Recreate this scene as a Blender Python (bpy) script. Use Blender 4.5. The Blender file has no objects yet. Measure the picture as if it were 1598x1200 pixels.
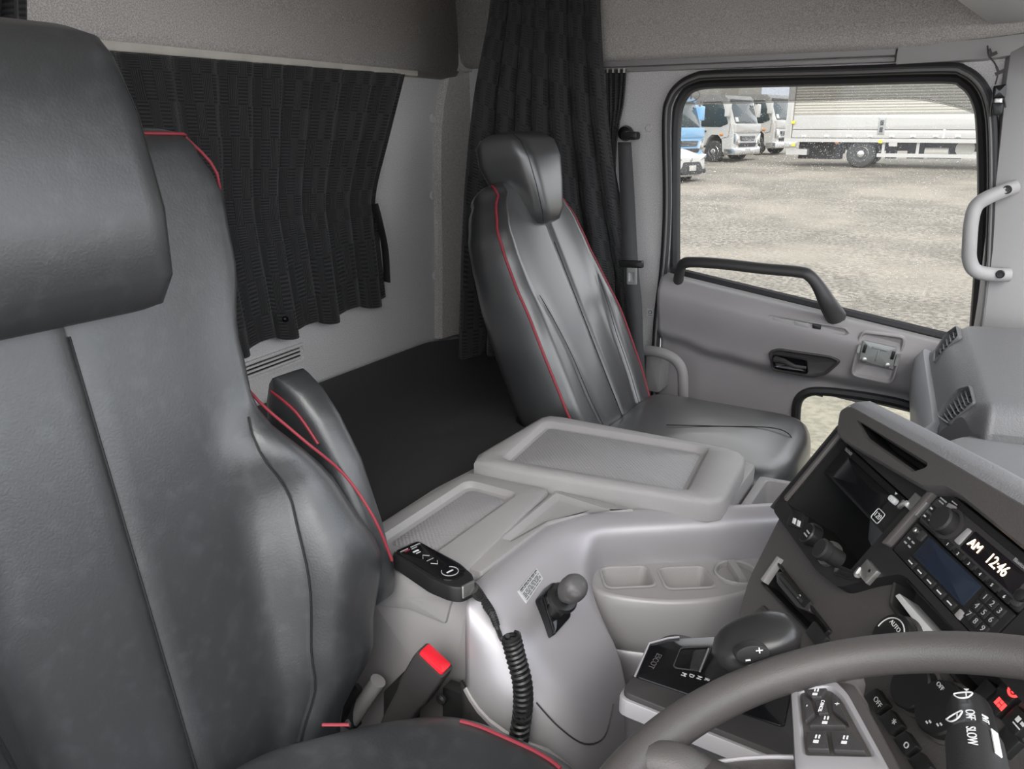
import bpy, bmesh, math, random
from mathutils import Vector as V, Matrix
random.seed(4)
sc = bpy.context.scene
COL = sc.collection
PI = math.pi

# ------------------------------------------------------------------ camera
FPX = 1215.0
TH = math.atan(400 / FPX)                                   # pitch down
PSI = math.atan(755 * math.cos(TH) / FPX)                   # turned left of the cab's cross axis
CAM = V((0, 0, 1.5))
F0 = V((-math.sin(PSI), math.cos(PSI), 0)); RT = V((math.cos(PSI), math.sin(PSI), 0))
FW = F0 * math.cos(TH) - V((0, 0, 1)) * math.sin(TH); UP = RT.cross(FW)
cd = bpy.data.cameras.new('camera'); cam = bpy.data.objects.new('camera', cd); COL.objects.link(cam)
cam.matrix_world = Matrix(((RT.x, UP.x, -FW.x, CAM.x), (RT.y, UP.y, -FW.y, CAM.y), (RT.z, UP.z, -FW.z, CAM.z), (0, 0, 0, 1)))
cd.sensor_fit = 'HORIZONTAL'; cd.sensor_width = 36; cd.lens = 36 * FPX / 1598; cd.clip_start = .02; cd.clip_end = 500
sc.camera = cam

# ------------------------------------------------------------------ world, sun, exposure
w = bpy.data.worlds.new('world'); sc.world = w; w.use_nodes = True
nt = w.node_tree; nt.nodes.clear()
wo = nt.nodes.new('ShaderNodeOutputWorld'); bg = nt.nodes.new('ShaderNodeBackground')
tc = nt.nodes.new('ShaderNodeTexCoord'); nz = nt.nodes.new('ShaderNodeTexNoise'); cr = nt.nodes.new('ShaderNodeValToRGB')
nz.inputs['Scale'].default_value = 2.2; nz.inputs['Detail'].default_value = 5
cr.color_ramp.elements[0].position = .3; cr.color_ramp.elements[0].color = (.78, .86, 1.0, 1)
cr.color_ramp.elements[1].position = .7; cr.color_ramp.elements[1].color = (1.0, .99, .97, 1)
nt.links.new(tc.outputs['Generated'], nz.inputs['Vector']); nt.links.new(nz.outputs['Fac'], cr.inputs['Fac'])
nt.links.new(cr.outputs['Color'], bg.inputs['Color']); bg.inputs['Strength'].default_value = 1.1
nt.links.new(bg.outputs['Background'], wo.inputs['Surface'])
sd = bpy.data.lights.new('sun', 'SUN'); sd.energy = 0.9; sd.angle = math.radians(45); sd.color = (1, .96, .88)
so = bpy.data.objects.new('sun', sd); COL.objects.link(so)
so.rotation_euler = V((-.25, .62, -.75)).to_track_quat('-Z', 'Y').to_euler()
sc.view_settings.view_transform = 'Standard'; sc.view_settings.look = 'None'; sc.view_settings.gamma = 1
sc.view_settings.use_curve_mapping = False
sc.view_settings.exposure = 1.7

# ------------------------------------------------------------------ helpers: pixels of the 1598x1200 photo -> points on real planes
def ray(px, py): return FW * FPX + RT * (px - 799) - UP * (py - 600)
def PX(px, py, x): d = ray(px, py); return CAM + d * ((x - CAM.x) / d.x)
def PY(px, py, y): d = ray(px, py); return CAM + d * ((y - CAM.y) / d.y)
def PZ(px, py, z): d = ray(px, py); return CAM + d * ((z - CAM.z) / d.z)
def PD(px, py, k): return CAM + ray(px, py) * (k / FPX)

class Fr:                                                   # a local frame
    def __init__(s, o, ex, ey, ez=None):
        s.o = V(o); s.x = V(ex).normalized(); s.y = V(ey); s.y = (s.y - s.x * s.y.dot(s.x)).normalized()
        s.z = V(ez).normalized() if ez is not None else s.x.cross(s.y)
    def p(s, u, v, h=0): return s.o + s.x * u + s.y * v + s.z * h
    def pick(s, px, py, h=0):
        d = ray(px, py); o = s.o + s.z * h
        t = (o - CAM).dot(s.z) / d.dot(s.z); q = CAM + d * t - s.o
        return (q.dot(s.x), q.dot(s.y))
    def at(s, u, v, h=0): return Fr(s.p(u, v, h), s.x, s.y, s.z)

class M:
    def __init__(s): s.v = []; s.f = []; s.uv = None
    def add(s, vs, fs):
        b = len(s.v); s.v += [V(q) for q in vs]; s.f += [tuple(i + b for i in f) for f in fs]; return s
    def loft(s, loops, closed=True, cap0=False, cap1=False, ring=False):
        n = len(loops[0]); assert all(len(l) == n for l in loops), 'ragged'
        vs = [q for l in loops for q in l]; fs = []
        R = len(loops)
        for i in range(R if ring else R - 1):
            j2 = (i + 1) % R
            for j in range(n if closed else n - 1):
                k = (j + 1) % n
                fs.append((i * n + j, i * n + k, j2 * n + k, j2 * n + j))
        b = len(s.v); s.add(vs, fs)
        for c, i in ((cap0, 0), (cap1, R - 1)):
            if c:
                cen = sum((V(q) for q in loops[i]), V()) / n
                m = len(s.v); s.v.append(cen)
                for j in range(n):
                    a, d = b + i * n + j, b + i * n + (j + 1) % n
                    s.f.append((m, d, a) if i == 0 else (m, a, d))
        return s
    def tube(s, path, r, n=10, cap=True, ring=False, flat=1.0, upv=None):
        path = [V(q) for q in path]; N = len(path)
        rs = r if isinstance(r, (list, tuple)) else [r] * N
        loops = []; prev = None
        for i, q in enumerate(path):
            a = path[(i - 1) % N] if (ring or i > 0) else q; c = path[(i + 1) % N] if (ring or i < N - 1) else q
            t = (c - a).normalized()
            if prev is None:
                g = V(upv) if upv is not None else (V((0, 0, 1)) if abs(t.z) < .9 else V((1, 0, 0)))
            else: g = prev
            nx = (g - t * g.dot(t)).normalized(); prev = nx; ny = t.cross(nx)
            loops.append([q + (nx * math.cos(2 * PI * j / n) + ny * math.sin(2 * PI * j / n) * flat) * rs[i] for j in range(n)])
        return s.loft(loops, True, cap and not ring, cap and not ring, ring)
    def lathe(s, fr, prof, n=24, cap0=True, cap1=True):
        return s.loft([[fr.p(r * math.cos(2 * PI * j / n), r * math.sin(2 * PI * j / n), h) for j in range(n)] for r, h in prof], True, cap0, cap1)
    def box(s, c, d, fr=None):
        fr = fr or Fr((0, 0, 0), (1, 0, 0), (0, 1, 0)); c = V(c)
        vs = [fr.p(c.x + i * d[0] / 2, c.y + j * d[1] / 2, c.z + k * d[2] / 2) for i in (-1, 1) for j in (-1, 1) for k in (-1, 1)]
        return s.add(vs, [(0, 1, 3, 2), (4, 6, 7, 5), (0, 4, 5, 1), (2, 3, 7, 6), (0, 2, 6, 4), (1, 5, 7, 3)])
    def pad(s, fr, poly, h0, h1, r=.003, bev=.001, seg=4, base=True):   # bevelled rounded plate on a frame
        poly = ccw(poly)
        lo = rp(poly, r, seg); li = rp(inset(poly, bev), max(r - bev, .0003), seg)
        sgn = 1 if h1 > h0 else -1
        L = [[fr.p(u, v, h0) for u, v in lo], [fr.p(u, v, h1 - sgn * bev) for u, v in lo], [fr.p(u, v, h1 - sgn * bev * .3) for u, v in rp(inset(poly, bev * .3), max(r - bev * .3, .0003), seg)], [fr.p(u, v, h1) for u, v in li]]
        return s.loft(L, True, base, True)
    def dish(s, fr, poly, inner, h0, h1, hf, r=.01, ri=.01, bev=.004, slope=.006, seg=5):   # plate with a sunk tray in its top
        poly = ccw(poly); inner = ccw(inner)
        S = [(poly, r, h0), (poly, r, h1 - bev), (inset(poly, bev * .3), r, h1 - bev * .3), (inset(poly, bev), r, h1),
             (inset(inner, -.002), ri, h1), (inner, ri, h1 - .002), (inset(inner, slope), ri, hf + .001), (inset(inner, slope + .002), ri, hf)]
        if len(poly) == len(inner): return s.loft([[fr.p(u, v, h) for u, v in rp(pl, rr, seg)] for pl, rr, h in S], True, True, True)
        c = (sum(q[0] for q in inner) / len(inner), sum(q[1] for q in inner) / len(inner))
        return s.loft([[fr.p(u, v, h) for u, v in star(rp(pl, rr, seg), c, 72)] for pl, rr, h in S], True, True, True)

def holed(fr, outer, holes, h):
    b = bmesh.new(); ee = []
    for pl in [outer] + holes:
        vv = [b.verts.new(fr.p(u, v, h)) for u, v in pl]
        for p, q in zip(vv, vv[1:] + vv[:1]): ee.append(b.edges.new((p, q)))
    bmesh.ops.triangle_fill(b, use_beauty=True, edges=ee); b.verts.index_update()
    q = M(); q.add([v.co.copy() for v in b.verts], [tuple(v.index for v in f.verts) for f in b.faces]); b.free(); return q
def star(pl, c, n):
    out = []
    for k in range(n):
        a = 2 * PI * (k + .37) / n; d = V((math.cos(a), math.sin(a))); best = None
        for i in range(len(pl)):
            p, q = V(pl[i]) - V(c), V(pl[(i + 1) % len(pl)]) - V(c); e = q - p
            den = d.x * e.y - d.y * e.x
            if abs(den) < 1e-12: continue
            t = (p.x * e.y - p.y * e.x) / den; w_ = (p.x * d.y - p.y * d.x) / den
            if t > 0 and -1e-6 <= w_ <= 1 + 1e-6 and (best is None or t > best): best = t
        best = best or .001; out.append((c[0] + d.x * best, c[1] + d.y * best))
    return out
def ccw(p):
    a = sum(p[i][0] * p[(i + 1) % len(p)][1] - p[(i + 1) % len(p)][0] * p[i][1] for i in range(len(p)))
    return list(p) if a > 0 else list(reversed(p))
def inset(p, d):
    n = len(p); out = []
    for i in range(n):
        a, b, c = V(p[i - 1]), V(p[i]), V(p[(i + 1) % n])
        e1 = (b - a).normalized(); e2 = (c - b).normalized()
        n1 = V((-e1.y, e1.x)); n2 = V((-e2.y, e2.x)); m = n1 + n2
        k = d / max(.35, (1 + n1.dot(n2))); out.append((b.x + m.x * k, b.y + m.y * k))
    return out
def rp(p, r, seg=4):
    n = len(p); out = []
    for i in range(n):
        a, b, c = V(p[i - 1]), V(p[i]), V(p[(i + 1) % n])
        ra = min(r, (a - b).length * .45); rc = min(r, (c - b).length * .45)
        A = b + (a - b).normalized() * ra; C = b + (c - b).normalized() * rc
        for k in range(seg + 1):
            t = k / seg; q = A * (1 - t) ** 2 + b * 2 * t * (1 - t) + C * t * t; out.append((q.x, q.y))
    return out
def rect(u0, v0, u1, v1): return [(u0, v0), (u1, v0), (u1, v1), (u0, v1)]
def circ(cu, cv, r, n=16): return [(cu + r * math.cos(2 * PI * i / n), cv + r * math.sin(2 * PI * i / n)) for i in range(n)]
def spline(pts, n=8, closed=False):
    P = [V(q) for q in pts]; N = len(P); out = []
    for i in range(N if closed else N - 1):
        p0 = P[(i - 1) % N] if (closed or i > 0) else P[i]; p1 = P[i]; p2 = P[(i + 1) % N]; p3 = P[(i + 2) % N] if (closed or i < N - 2) else p2
        for k in range(n):
            t = k / n
            out.append(.5 * ((2 * p1) + (p2 - p0) * t + (2 * p0 - 5 * p1 + 4 * p2 - p3) * t * t + (3 * p1 - p0 - 3 * p2 + p3) * t ** 3))
    if not closed: out.append(P[-1])
    return out
def lerp(a, b, t): return a + (b - a) * t
def interp(tab, x):
    if x <= tab[0][0]: return tab[0][1]
    for (a, p), (b, q) in zip(tab, tab[1:]):
        if x <= b:
            t = (x - a) / (b - a); return p + (q - p) * (t * t * (3 - 2 * t))
    return tab[-1][1]
def sst(a, b, x): t = min(1, max(0, (x - a) / (b - a))); return t * t * (3 - 2 * t)

ROOTLOC = {}
def thing(name, label, cat, loc, group=None, rz=0):
    o = bpy.data.objects.new(name, None); o.empty_display_size = .05; COL.objects.link(o)
    o.location = loc; o.rotation_euler = (0, 0, rz); o['label'] = label; o['category'] = cat
    if group: o['group'] = group
    ROOTLOC[o.name] = V(loc); return o
def mk(name, m, mat, parent=None, smooth=35, label=None, solid=0, local=False):
    me = bpy.data.meshes.new(name)
    off = V()
    if parent is not None: off = ROOTLOC.get(parent.name, V())
    if local: off = V()
    me.from_pydata([q - off for q in m.v], [], m.f); me.update()
    bm = bmesh.new(); bm.from_mesh(me); bmesh.ops.recalc_face_normals(bm, faces=bm.faces); bm.to_mesh(me); bm.free()
    if m.uv:
        ul = me.uv_layers.new(name='UVMap')
        for l in me.loops: ul.data[l.index].uv = m.uv[l.vertex_index]
    if smooth:
        me.shade_smooth() if hasattr(me, 'shade_smooth') else None
        me.set_sharp_from_angle(angle=math.radians(smooth))
    me.materials.append(mat)
    o = bpy.data.objects.new(name, me); COL.objects.link(o)
    if parent is not None:
        o.parent = parent; ROOTLOC[o.name] = off
    if label: o['label'] = label
    if solid:
        sm = o.modifiers.new('thick', 'SOLIDIFY'); sm.thickness = solid; sm.offset = 0
    return o
def tag(o, label, cat, group=None):
    o['label'] = label; o['category'] = cat
    if group: o['group'] = group
    return o
def struct(name, m, mat, label=None, **k):
    o = mk(name, m, mat, None, **k); o['kind'] = 'structure'
    o['label'] = label or name.replace('_', ' ')
    return o
def text(name, s, size, fr, mat, parent, h=0.0006, rot=0, align='CENTER', sx=1.0):
    cu = bpy.data.curves.new('t', 'FONT'); cu.body = s; cu.size = size; cu.extrude = .0002; cu.align_x = align; cu.align_y = 'CENTER'
    o = bpy.data.objects.new('t', cu); COL.objects.link(o)
    bpy.context.view_layer.update()
    me = bpy.data.meshes.new_from_object(o.evaluated_get(bpy.context.evaluated_depsgraph_get()))
    bpy.data.objects.remove(o); 
    m = M(); c, q = math.cos(rot), math.sin(rot)
    m.add([fr.p((v.co.x * sx) * c - v.co.y * q, (v.co.x * sx) * q + v.co.y * c, h + v.co.z) for v in me.vertices], [tuple(p.vertices) for p in me.polygons])
    return mk(name, m, mat, parent, smooth=0)

def bars(name, fr_, items, mt, par, h):
    q = M()
    for u, v, a, b in items: q.box((u, v, h), (a, b, .0005), fr_)
    mk(name, q, mt, par)

# ------------------------------------------------------------------ materials
def mat(name, col, rough=.5, metal=0, bump=0, scale=200, detail=3, spec=.5, var=0, vscale=8, coat=0, emit=0, wear=None, speck=0, sscale=900, fdist=.002):
    m = bpy.data.materials.new(name); m.use_nodes = True; t = m.node_tree; b = t.nodes['Principled BSDF']
    b.inputs['Base Color'].default_value = (*col, 1); b.inputs['Roughness'].default_value = rough; b.inputs['Metallic'].default_value = metal
    b.inputs['Specular IOR Level'].default_value = spec; b.inputs['Coat Weight'].default_value = coat; b.inputs['Coat Roughness'].default_value = .25
    if emit: b.inputs['Emission Color'].default_value = (*col, 1); b.inputs['Emission Strength'].default_value = emit
    co = t.nodes.new('ShaderNodeTexCoord')
    def noise(s, d=3):
        n = t.nodes.new('ShaderNodeTexNoise'); n.inputs['Scale'].default_value = s; n.inputs['Detail'].default_value = d
        t.links.new(co.outputs['Object'], n.inputs['Vector']); return n.outputs['Fac']
    cur = None
    def mixin(fac, c2, mul=1.0, lo=.4, hi=.6):
        nonlocal cur
        mr = t.nodes.new('ShaderNodeMapRange'); mr.inputs[1].default_value = lo; mr.inputs[2].default_value = hi; mr.inputs[3].default_value = 0; mr.inputs[4].default_value = mul
        t.links.new(fac, mr.inputs[0])
        mx = t.nodes.new('ShaderNodeMix'); mx.data_type = 'RGBA'
        t.links.new(mr.outputs[0], mx.inputs[0])
        if cur is None: mx.inputs[6].default_value = (*col, 1)
        else: t.links.new(cur, mx.inputs[6])
        mx.inputs[7].default_value = (*c2, 1); cur = mx.outputs[2]
    if var: mixin(noise(vscale), tuple(c * (1 - var) for c in col), 1, .35, .65)
    if speck: mixin(noise(sscale, 2), tuple(min(1, c * (1 + speck)) for c in col), 1, .4, .62)
    if wear: mixin(noise(wear[0], 8), wear[1], wear[2], wear[3], wear[4])
    if cur is not None: t.links.new(cur, b.inputs['Base Color'])
    if bump:
        bp = t.nodes.new('ShaderNodeBump'); bp.inputs['Strength'].default_value = bump; bp.inputs['Distance'].default_value = fdist
        t.links.new(noise(scale, detail), bp.inputs['Height']); t.links.new(bp.outputs['Normal'], b.inputs['Normal'])
    return m
def dots(m, period=.0075, strength=.6, axes=('X', 'Y'), obj=True):
    t = m.node_tree; b = t.nodes['Principled BSDF']; co = t.nodes.new('ShaderNodeTexCoord'); sp = t.nodes.new('ShaderNodeSeparateXYZ')
    t.links.new(co.outputs['Object'], sp.inputs[0]); fs = []
    for a in axes:
        q = t.nodes.new('ShaderNodeMath'); q.operation = 'MULTIPLY'; q.inputs[1].default_value = 2 * PI / period
        t.links.new(sp.outputs[a], q.inputs[0]); s_ = t.nodes.new('ShaderNodeMath'); s_.operation = 'SINE'; t.links.new(q.outputs[0], s_.inputs[0]); fs.append(s_.outputs[0])
    mu = t.nodes.new('ShaderNodeMath'); mu.operation = 'MULTIPLY'; t.links.new(fs[0], mu.inputs[0]); t.links.new(fs[1], mu.inputs[1])
    bp = t.nodes.new('ShaderNodeBump'); bp.inputs['Strength'].default_value = strength; bp.inputs['Distance'].default_value = .002
    t.links.new(mu.outputs[0], bp.inputs['Height']); t.links.new(bp.outputs['Normal'], b.inputs['Normal']); return m
def curtain_mat():
    m = bpy.data.materials.new('curtain_cloth'); m.use_nodes = True; t = m.node_tree; b = t.nodes['Principled BSDF']
    b.inputs['Roughness'].default_value = .85; b.inputs['Sheen Weight'].default_value = .15
    uv = t.nodes.new('ShaderNodeUVMap'); sp = t.nodes.new('ShaderNodeSeparateXYZ'); t.links.new(uv.outputs[0], sp.inputs[0])
    def mth(op, a, bv=None):
        n = t.nodes.new('ShaderNodeMath'); n.operation = op
        for i, q in enumerate((a, bv)):
            if q is None: continue
            if isinstance(q, (int, float)): n.inputs[i].default_value = q
            else: t.links.new(q, n.inputs[i])
        return n.outputs[0]
    B = 1 / .042
    cu = mth('FLOOR', mth('MULTIPLY', sp.outputs['X'], B)); cv = mth('FLOOR', mth('MULTIPLY', sp.outputs['Y'], B * .62))
    par = mth('FLOORED_MODULO', mth('ADD', cu, cv), 2)
    su = mth('SINE', mth('MULTIPLY', sp.outputs['X'], 2 * PI / .0075)); sv = mth('SINE', mth('MULTIPLY', sp.outputs['Y'], 2 * PI / .0075))
    mx = t.nodes.new('ShaderNodeMix'); t.links.new(par, mx.inputs[0]); t.links.new(su, mx.inputs[2]); t.links.new(sv, mx.inputs[3])
    rp_ = t.nodes.new('ShaderNodeMapRange'); rp_.inputs[1].default_value = -.6; rp_.inputs[2].default_value = .6; t.links.new(mx.outputs[0], rp_.inputs[0])
    c = t.nodes.new('ShaderNodeMix'); c.data_type = 'RGBA'; c.inputs[6].default_value = (.008, .008, .0085, 1); c.inputs[7].default_value = (.034, .034, .036, 1)
    t.links.new(rp_.outputs[0], c.inputs[0]); t.links.new(c.outputs[2], b.inputs['Base Color'])
    bp = t.nodes.new('ShaderNodeBump'); bp.inputs['Strength'].default_value = .5; bp.inputs['Distance'].default_value = .002
    t.links.new(mx.outputs[0], bp.inputs['Height']); t.links.new(bp.outputs['Normal'], b.inputs['Normal']); return m
def glass_mat(name, tint, dust=0.0, gloss=.05):
    m = bpy.data.materials.new(name); m.use_nodes = True; t = m.node_tree; t.nodes.clear()
    o = t.nodes.new('ShaderNodeOutputMaterial'); tr = t.nodes.new('ShaderNodeBsdfTransparent'); tr.inputs[0].default_value = (*tint, 1)
    gl = t.nodes.new('ShaderNodeBsdfGlossy'); gl.inputs['Roughness'].default_value = .03
    mx = t.nodes.new('ShaderNodeMixShader'); fz = t.nodes.new('ShaderNodeFresnel'); fz.inputs[0].default_value = 1.4
    ml = t.nodes.new('ShaderNodeMath'); ml.operation = 'MULTIPLY'; ml.inputs[1].default_value = gloss * 10
    t.links.new(fz.outputs[0], ml.inputs[0]); t.links.new(ml.outputs[0], mx.inputs[0]); t.links.new(tr.outputs[0], mx.inputs[1]); t.links.new(gl.outputs[0], mx.inputs[2])
    last = mx.outputs[0]
    if dust:
        co = t.nodes.new('ShaderNodeTexCoord'); n = t.nodes.new('ShaderNodeTexNoise'); n.inputs['Scale'].default_value = 330; n.inputs['Detail'].default_value = 1
        n2 = t.nodes.new('ShaderNodeTexNoise'); n2.inputs['Scale'].default_value = 6
        t.links.new(co.outputs['Object'], n.inputs[0]); t.links.new(co.outputs['Object'], n2.inputs[0])
        ad = t.nodes.new('ShaderNodeMath'); ad.operation = 'MULTIPLY_ADD'; t.links.new(n2.outputs[0], ad.inputs[0]); ad.inputs[1].default_value = .25; t.links.new(n.outputs[0], ad.inputs[2])
        mr = t.nodes.new('ShaderNodeMapRange'); mr.inputs[1].default_value = .83; mr.inputs[2].default_value = .9; mr.inputs[3].default_value = .01; mr.inputs[4].default_value = dust
        t.links.new(ad.outputs[0], mr.inputs[0])
        df = t.nodes.new('ShaderNodeBsdfTranslucent'); df.inputs[0].default_value = (.9, .88, .84, 1)
        m2 = t.nodes.new('ShaderNodeMixShader'); t.links.new(mr.outputs[0], m2.inputs[0]); t.links.new(last, m2.inputs[1]); t.links.new(df.outputs[0], m2.inputs[2]); last = m2.outputs[0]
    t.links.new(last, o.inputs[0]); return m

FAB = mat('grey_headliner_fabric', (.44, .416, .396), .95, bump=.5, scale=420, speck=.45, sscale=380, var=.08, vscale=3, wear=(2.2, (.2, .175, .15), .5, .66, .78))
FABL = mat('light_grey_trim_fabric', (.57, .555, .55), .95, bump=.4, scale=420, speck=.3, sscale=380)
GREY = mat('grey_grained_plastic', (.33, .316, .312), .5, bump=.25, scale=650, var=.05)
GREYD = mat('mid_grey_door_plastic', (.35, .332, .332), .45, bump=.2, scale=650, var=.05)
PILL = mat('pale_pillar_plastic', (.38, .37, .365), .5, bump=.15, scale=500)
LIDM = mat('grey_lid_plastic', (.345, .332, .328), .5, bump=.3, scale=650, var=.05)
DOTM = dots(mat('dotted_grey_rubber', (.33, .322, .324), .55), .0085, .4)
SILV = mat('silver_painted_plastic', (.42, .402, .415), .42, metal=.35, bump=.03, scale=900)
SILVL = mat('silver_grey_panel', (.37, .352, .352), .42, metal=.15, bump=.06, scale=800)
LEA = mat('black_leatherette', (.035, .036, .038), .40, bump=.12, scale=420, detail=5, var=.2, vscale=4, spec=1.0, coat=.9)
LEAW = mat('worn_black_leatherette', (.03, .032, .034), .42, bump=.16, scale=330, detail=8, wear=(45, (.075, .08, .084), .35, .52, .75), spec=.9, coat=.25)
RED = mat('red_piping', (.26, .026, .04), .55)
SEAM = mat('dark_seam_thread', (.008, .008, .009), .7)
BED = mat('dark_mattress_vinyl', (.030, .028, .029), .62, bump=.4, scale=700, wear=(5, (.075, .07, .06), .5, .7, .8))
CUR = curtain_mat()
CREAM = mat('cream_rail_plastic', (.62, .58, .52), .5, var=.1, vscale=20)
BLK = mat('black_plastic', (.016, .016, .016), .38)
BLKM = mat('matt_black_plastic', (.02, .019, .019), .6, bump=.15, scale=700)
GLOSS = mat('gloss_black', (.008, .008, .009), .12)
RUB = mat('black_rubber_seal', (.022, .022, .024), .55)
RUBG = mat('grey_rubber_lip', (.16, .155, .15), .5)
DASH = mat('dark_dash_plastic', (.085, .078, .075), .5, bump=.3, scale=550)
DASHT = mat('grey_dash_top', (.20, .199, .205), .55, bump=.5, scale=420, wear=(30, (.3, .3, .3), .3, .68, .8))
DKG = mat('charcoal_plastic', (.045, .042, .042), .45, bump=.15, scale=650)
STEER = mat('steering_wheel_skin', (.075, .068, .065), .45, bump=.22, scale=900, spec=.5)
WEB = mat('belt_webbing', (.07, .07, .073), .8, bump=.5, scale=500)
METAL = mat('galvanised_steel', (.62, .62, .6), .35, metal=.9, wear=(60, (.4, .38, .33), .5, .5, .7))
PLATE = mat('grey_bracket_paint', (.36, .37, .36), .4, metal=.3)
WHITE = mat('white_print', (.75, .75, .75), .5)
DIMW = mat('dim_print', (.4, .4, .4), .5)
REDB = mat('red_buckle_button', (.75, .02, .035), .3)
SCRN = mat('blue_grey_screen', (.02, .028, .045), .15)
AMB = mat('lit_display_digits', (1.0, .72, .5), .5, emit=1.6)
REDL = mat('lit_red_symbol', (1.0, .03, .03), .5, emit=1.2)
LCD = mat('display_glass', (.012, .01, .012), .2)
DEEP = mat('unlit_bay_lining', (.006, .006, .006), .8)
STRIP = mat('bronze_grey_strip', (.13, .118, .115), .35, metal=.3)
FLOORM = mat('dark_cab_mat', (.022, .021, .021), .8, bump=.3, scale=200)
DECAL = mat('silver_label', (.55, .55, .56), .4, metal=.3)
VENTB = mat('pale_vent_plastic', (.42, .43, .45), .45)

# ------------------------------------------------------------------ ground and cab shell
XR, YD = -1.5, 2.2
def gz(y): return .2 - (30 - y) / 27.0
gm = M()
NX, NY = 40, 60
gm.loft([[V((lerp(-60, 60, i / NX), lerp(2.6, 130, (j / NY) ** 2), gz(lerp(2.6, 130, (j / NY) ** 2)) if lerp(2.6, 130, (j / NY) ** 2) < 36 else gz(36))) for i in range(NX + 1)] for j in range(NY + 1)], closed=False)
gm.loft([[V((lerp(-60, 60, i / 8), y, gz(2.6))) for i in range(9)] for y in (-60, 2.6)], closed=False)
GRV = mat('pale_gravel', (.315, .284, .24), .95, bump=1.0, scale=22, detail=12, fdist=.04, speck=-.6, sscale=16, var=.3, vscale=1.3, wear=(.3, (.36, .32, .262), .55, .45, .62))
struct('ground', gm, GRV, 'pale gravel yard outside the cab')

m = M(); m.box((-.45, 1.05, .22), (2.2, 2.3, .06)); struct('floor', m, FLOORM, 'dark cab floor')
m = M(); m.box((XR - .03, 1.05, 1.0), (.06, 2.36, 1.34)); struct('wall_rear', m, FABL, 'light grey fabric rear wall behind the sleeper')
# upper headliner of the rear wall and roof
m = M()
prof = [(XR + .0, 1.652), (XR + .022, 1.66), (XR + .03, 1.70), (XR + .03, 1.95), (XR + .10, 2.08), (XR + .3, 2.13), (.55, 2.13)]
prof = [(q.x, q.z) for q in spline([V((a, 0, b)) for a, b in prof], 5)]
m.loft([[V((x, y, z)) for x, z in prof] for y in (-.15, 2.15)], closed=False)
struct('ceiling', m, FAB, 'grey fabric headliner of roof and upper rear wall', solid=.02)
m = M(); m.box((-1.12, -.13, 1.2), (.78, .06, 1.9)); struct('wall_right', m, FABL, 'driver side cab wall')
# corner pad on the rear wall beyond the seam
pad = M()
cp = [PX(712, 0, XR + .03), PX(708, 60, XR + .03), PX(704, 103, XR + .03), PX(692, 170, XR + .03), PX(688, 250, XR + .03), PX(690, 400, XR + .03), PX(690, 530, XR + .03)]
cp = spline(cp, 6)
pad.loft([[V((XR, q.y, q.z)), V((XR + .014, q.y + .001, q.z)), V((XR + .024, q.y + .01, q.z)), V((XR + .028, q.y + .04, q.z)), V((XR + .05, 2.21, q.z))] for q in cp], closed=False)

pad.loft([[V((XR + .015, q.y - .006, q.z)), V((XR + .034, q.y + .004, q.z)), V((XR + .04, q.y + .03, q.z)), V((XR + .06, 2.21, q.z))] for q in [PX(703, 110, XR + .03) + V((0, 0, .0)), PX(706, 70, XR + .03), PX(711, 30, XR + .03), PX(713, -20, XR + .03), PX(716, -120, XR + .03)]], closed=False)

struct('trim_1', pad, FAB, 'grey padded corner trim at the sleeper')
for i, (px, py) in enumerate([(692, 117), (678, 185), (678, 305), (682, 430)]):
    q = PX(px, py, XR + .008); fr = Fr((XR, q.y, q.z), (0, 1, 0), (0, 0, 1), (1, 0, 0))
    m = M(); m.lathe(fr, [(.014, -.002), (.014, .004), (.012, .006), (.007, .0065), (.006, .004)])
    tag(mk('trim_button', m, FABL), 'round grey trim button on the rear wall, ' + ['highest of the column', 'second from top of the column', 'third from top of the column', 'lowest of the column'][i], 'button', 'trim buttons on the sleeper wall')

# passenger side wall with the door opening
def PYv(px, py): return PY(px, py, YD)
openpx = [(1026, 690), (1024, 600), (1028, 500), (1038, 415), (1043, 320), (1042, 190), (1048, 155), (1062, 135), (1085, 122), (1120, 117), (1300, 112), (1470, 107), (1505, 112), (1530, 132), (1544, 165), (1549, 220), (1549, 330), (1543, 440), (1532, 530), (1510, 700)]
oploop = [PYv(*q) for q in openpx]
seal = spline(oploop, 5)
bottom = [V((lerp(oploop[-1].x, oploop[0].x, t), YD, .36)) for t in (0, .25, .5, .75, 1)]
hole = seal + bottom
def outer(q):
    c = V((-.37, YD, 1.2)); d = q - c
    k = min([((.95 if d.x > 0 else XR) - c.x) / d.x if abs(d.x) > 1e-6 else 1e9, ((2.13 if d.z > 0 else .2) - c.z) / d.z if abs(d.z) > 1e-6 else 1e9])
    return c + d * k
m = M()
m.loft([[V((q.x, q.y + .07, q.z)) for q in hole], hole, [outer(q) for q in hole]], True)
struct('wall_left', m, FABL, 'passenger side cab wall around the door opening')
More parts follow.
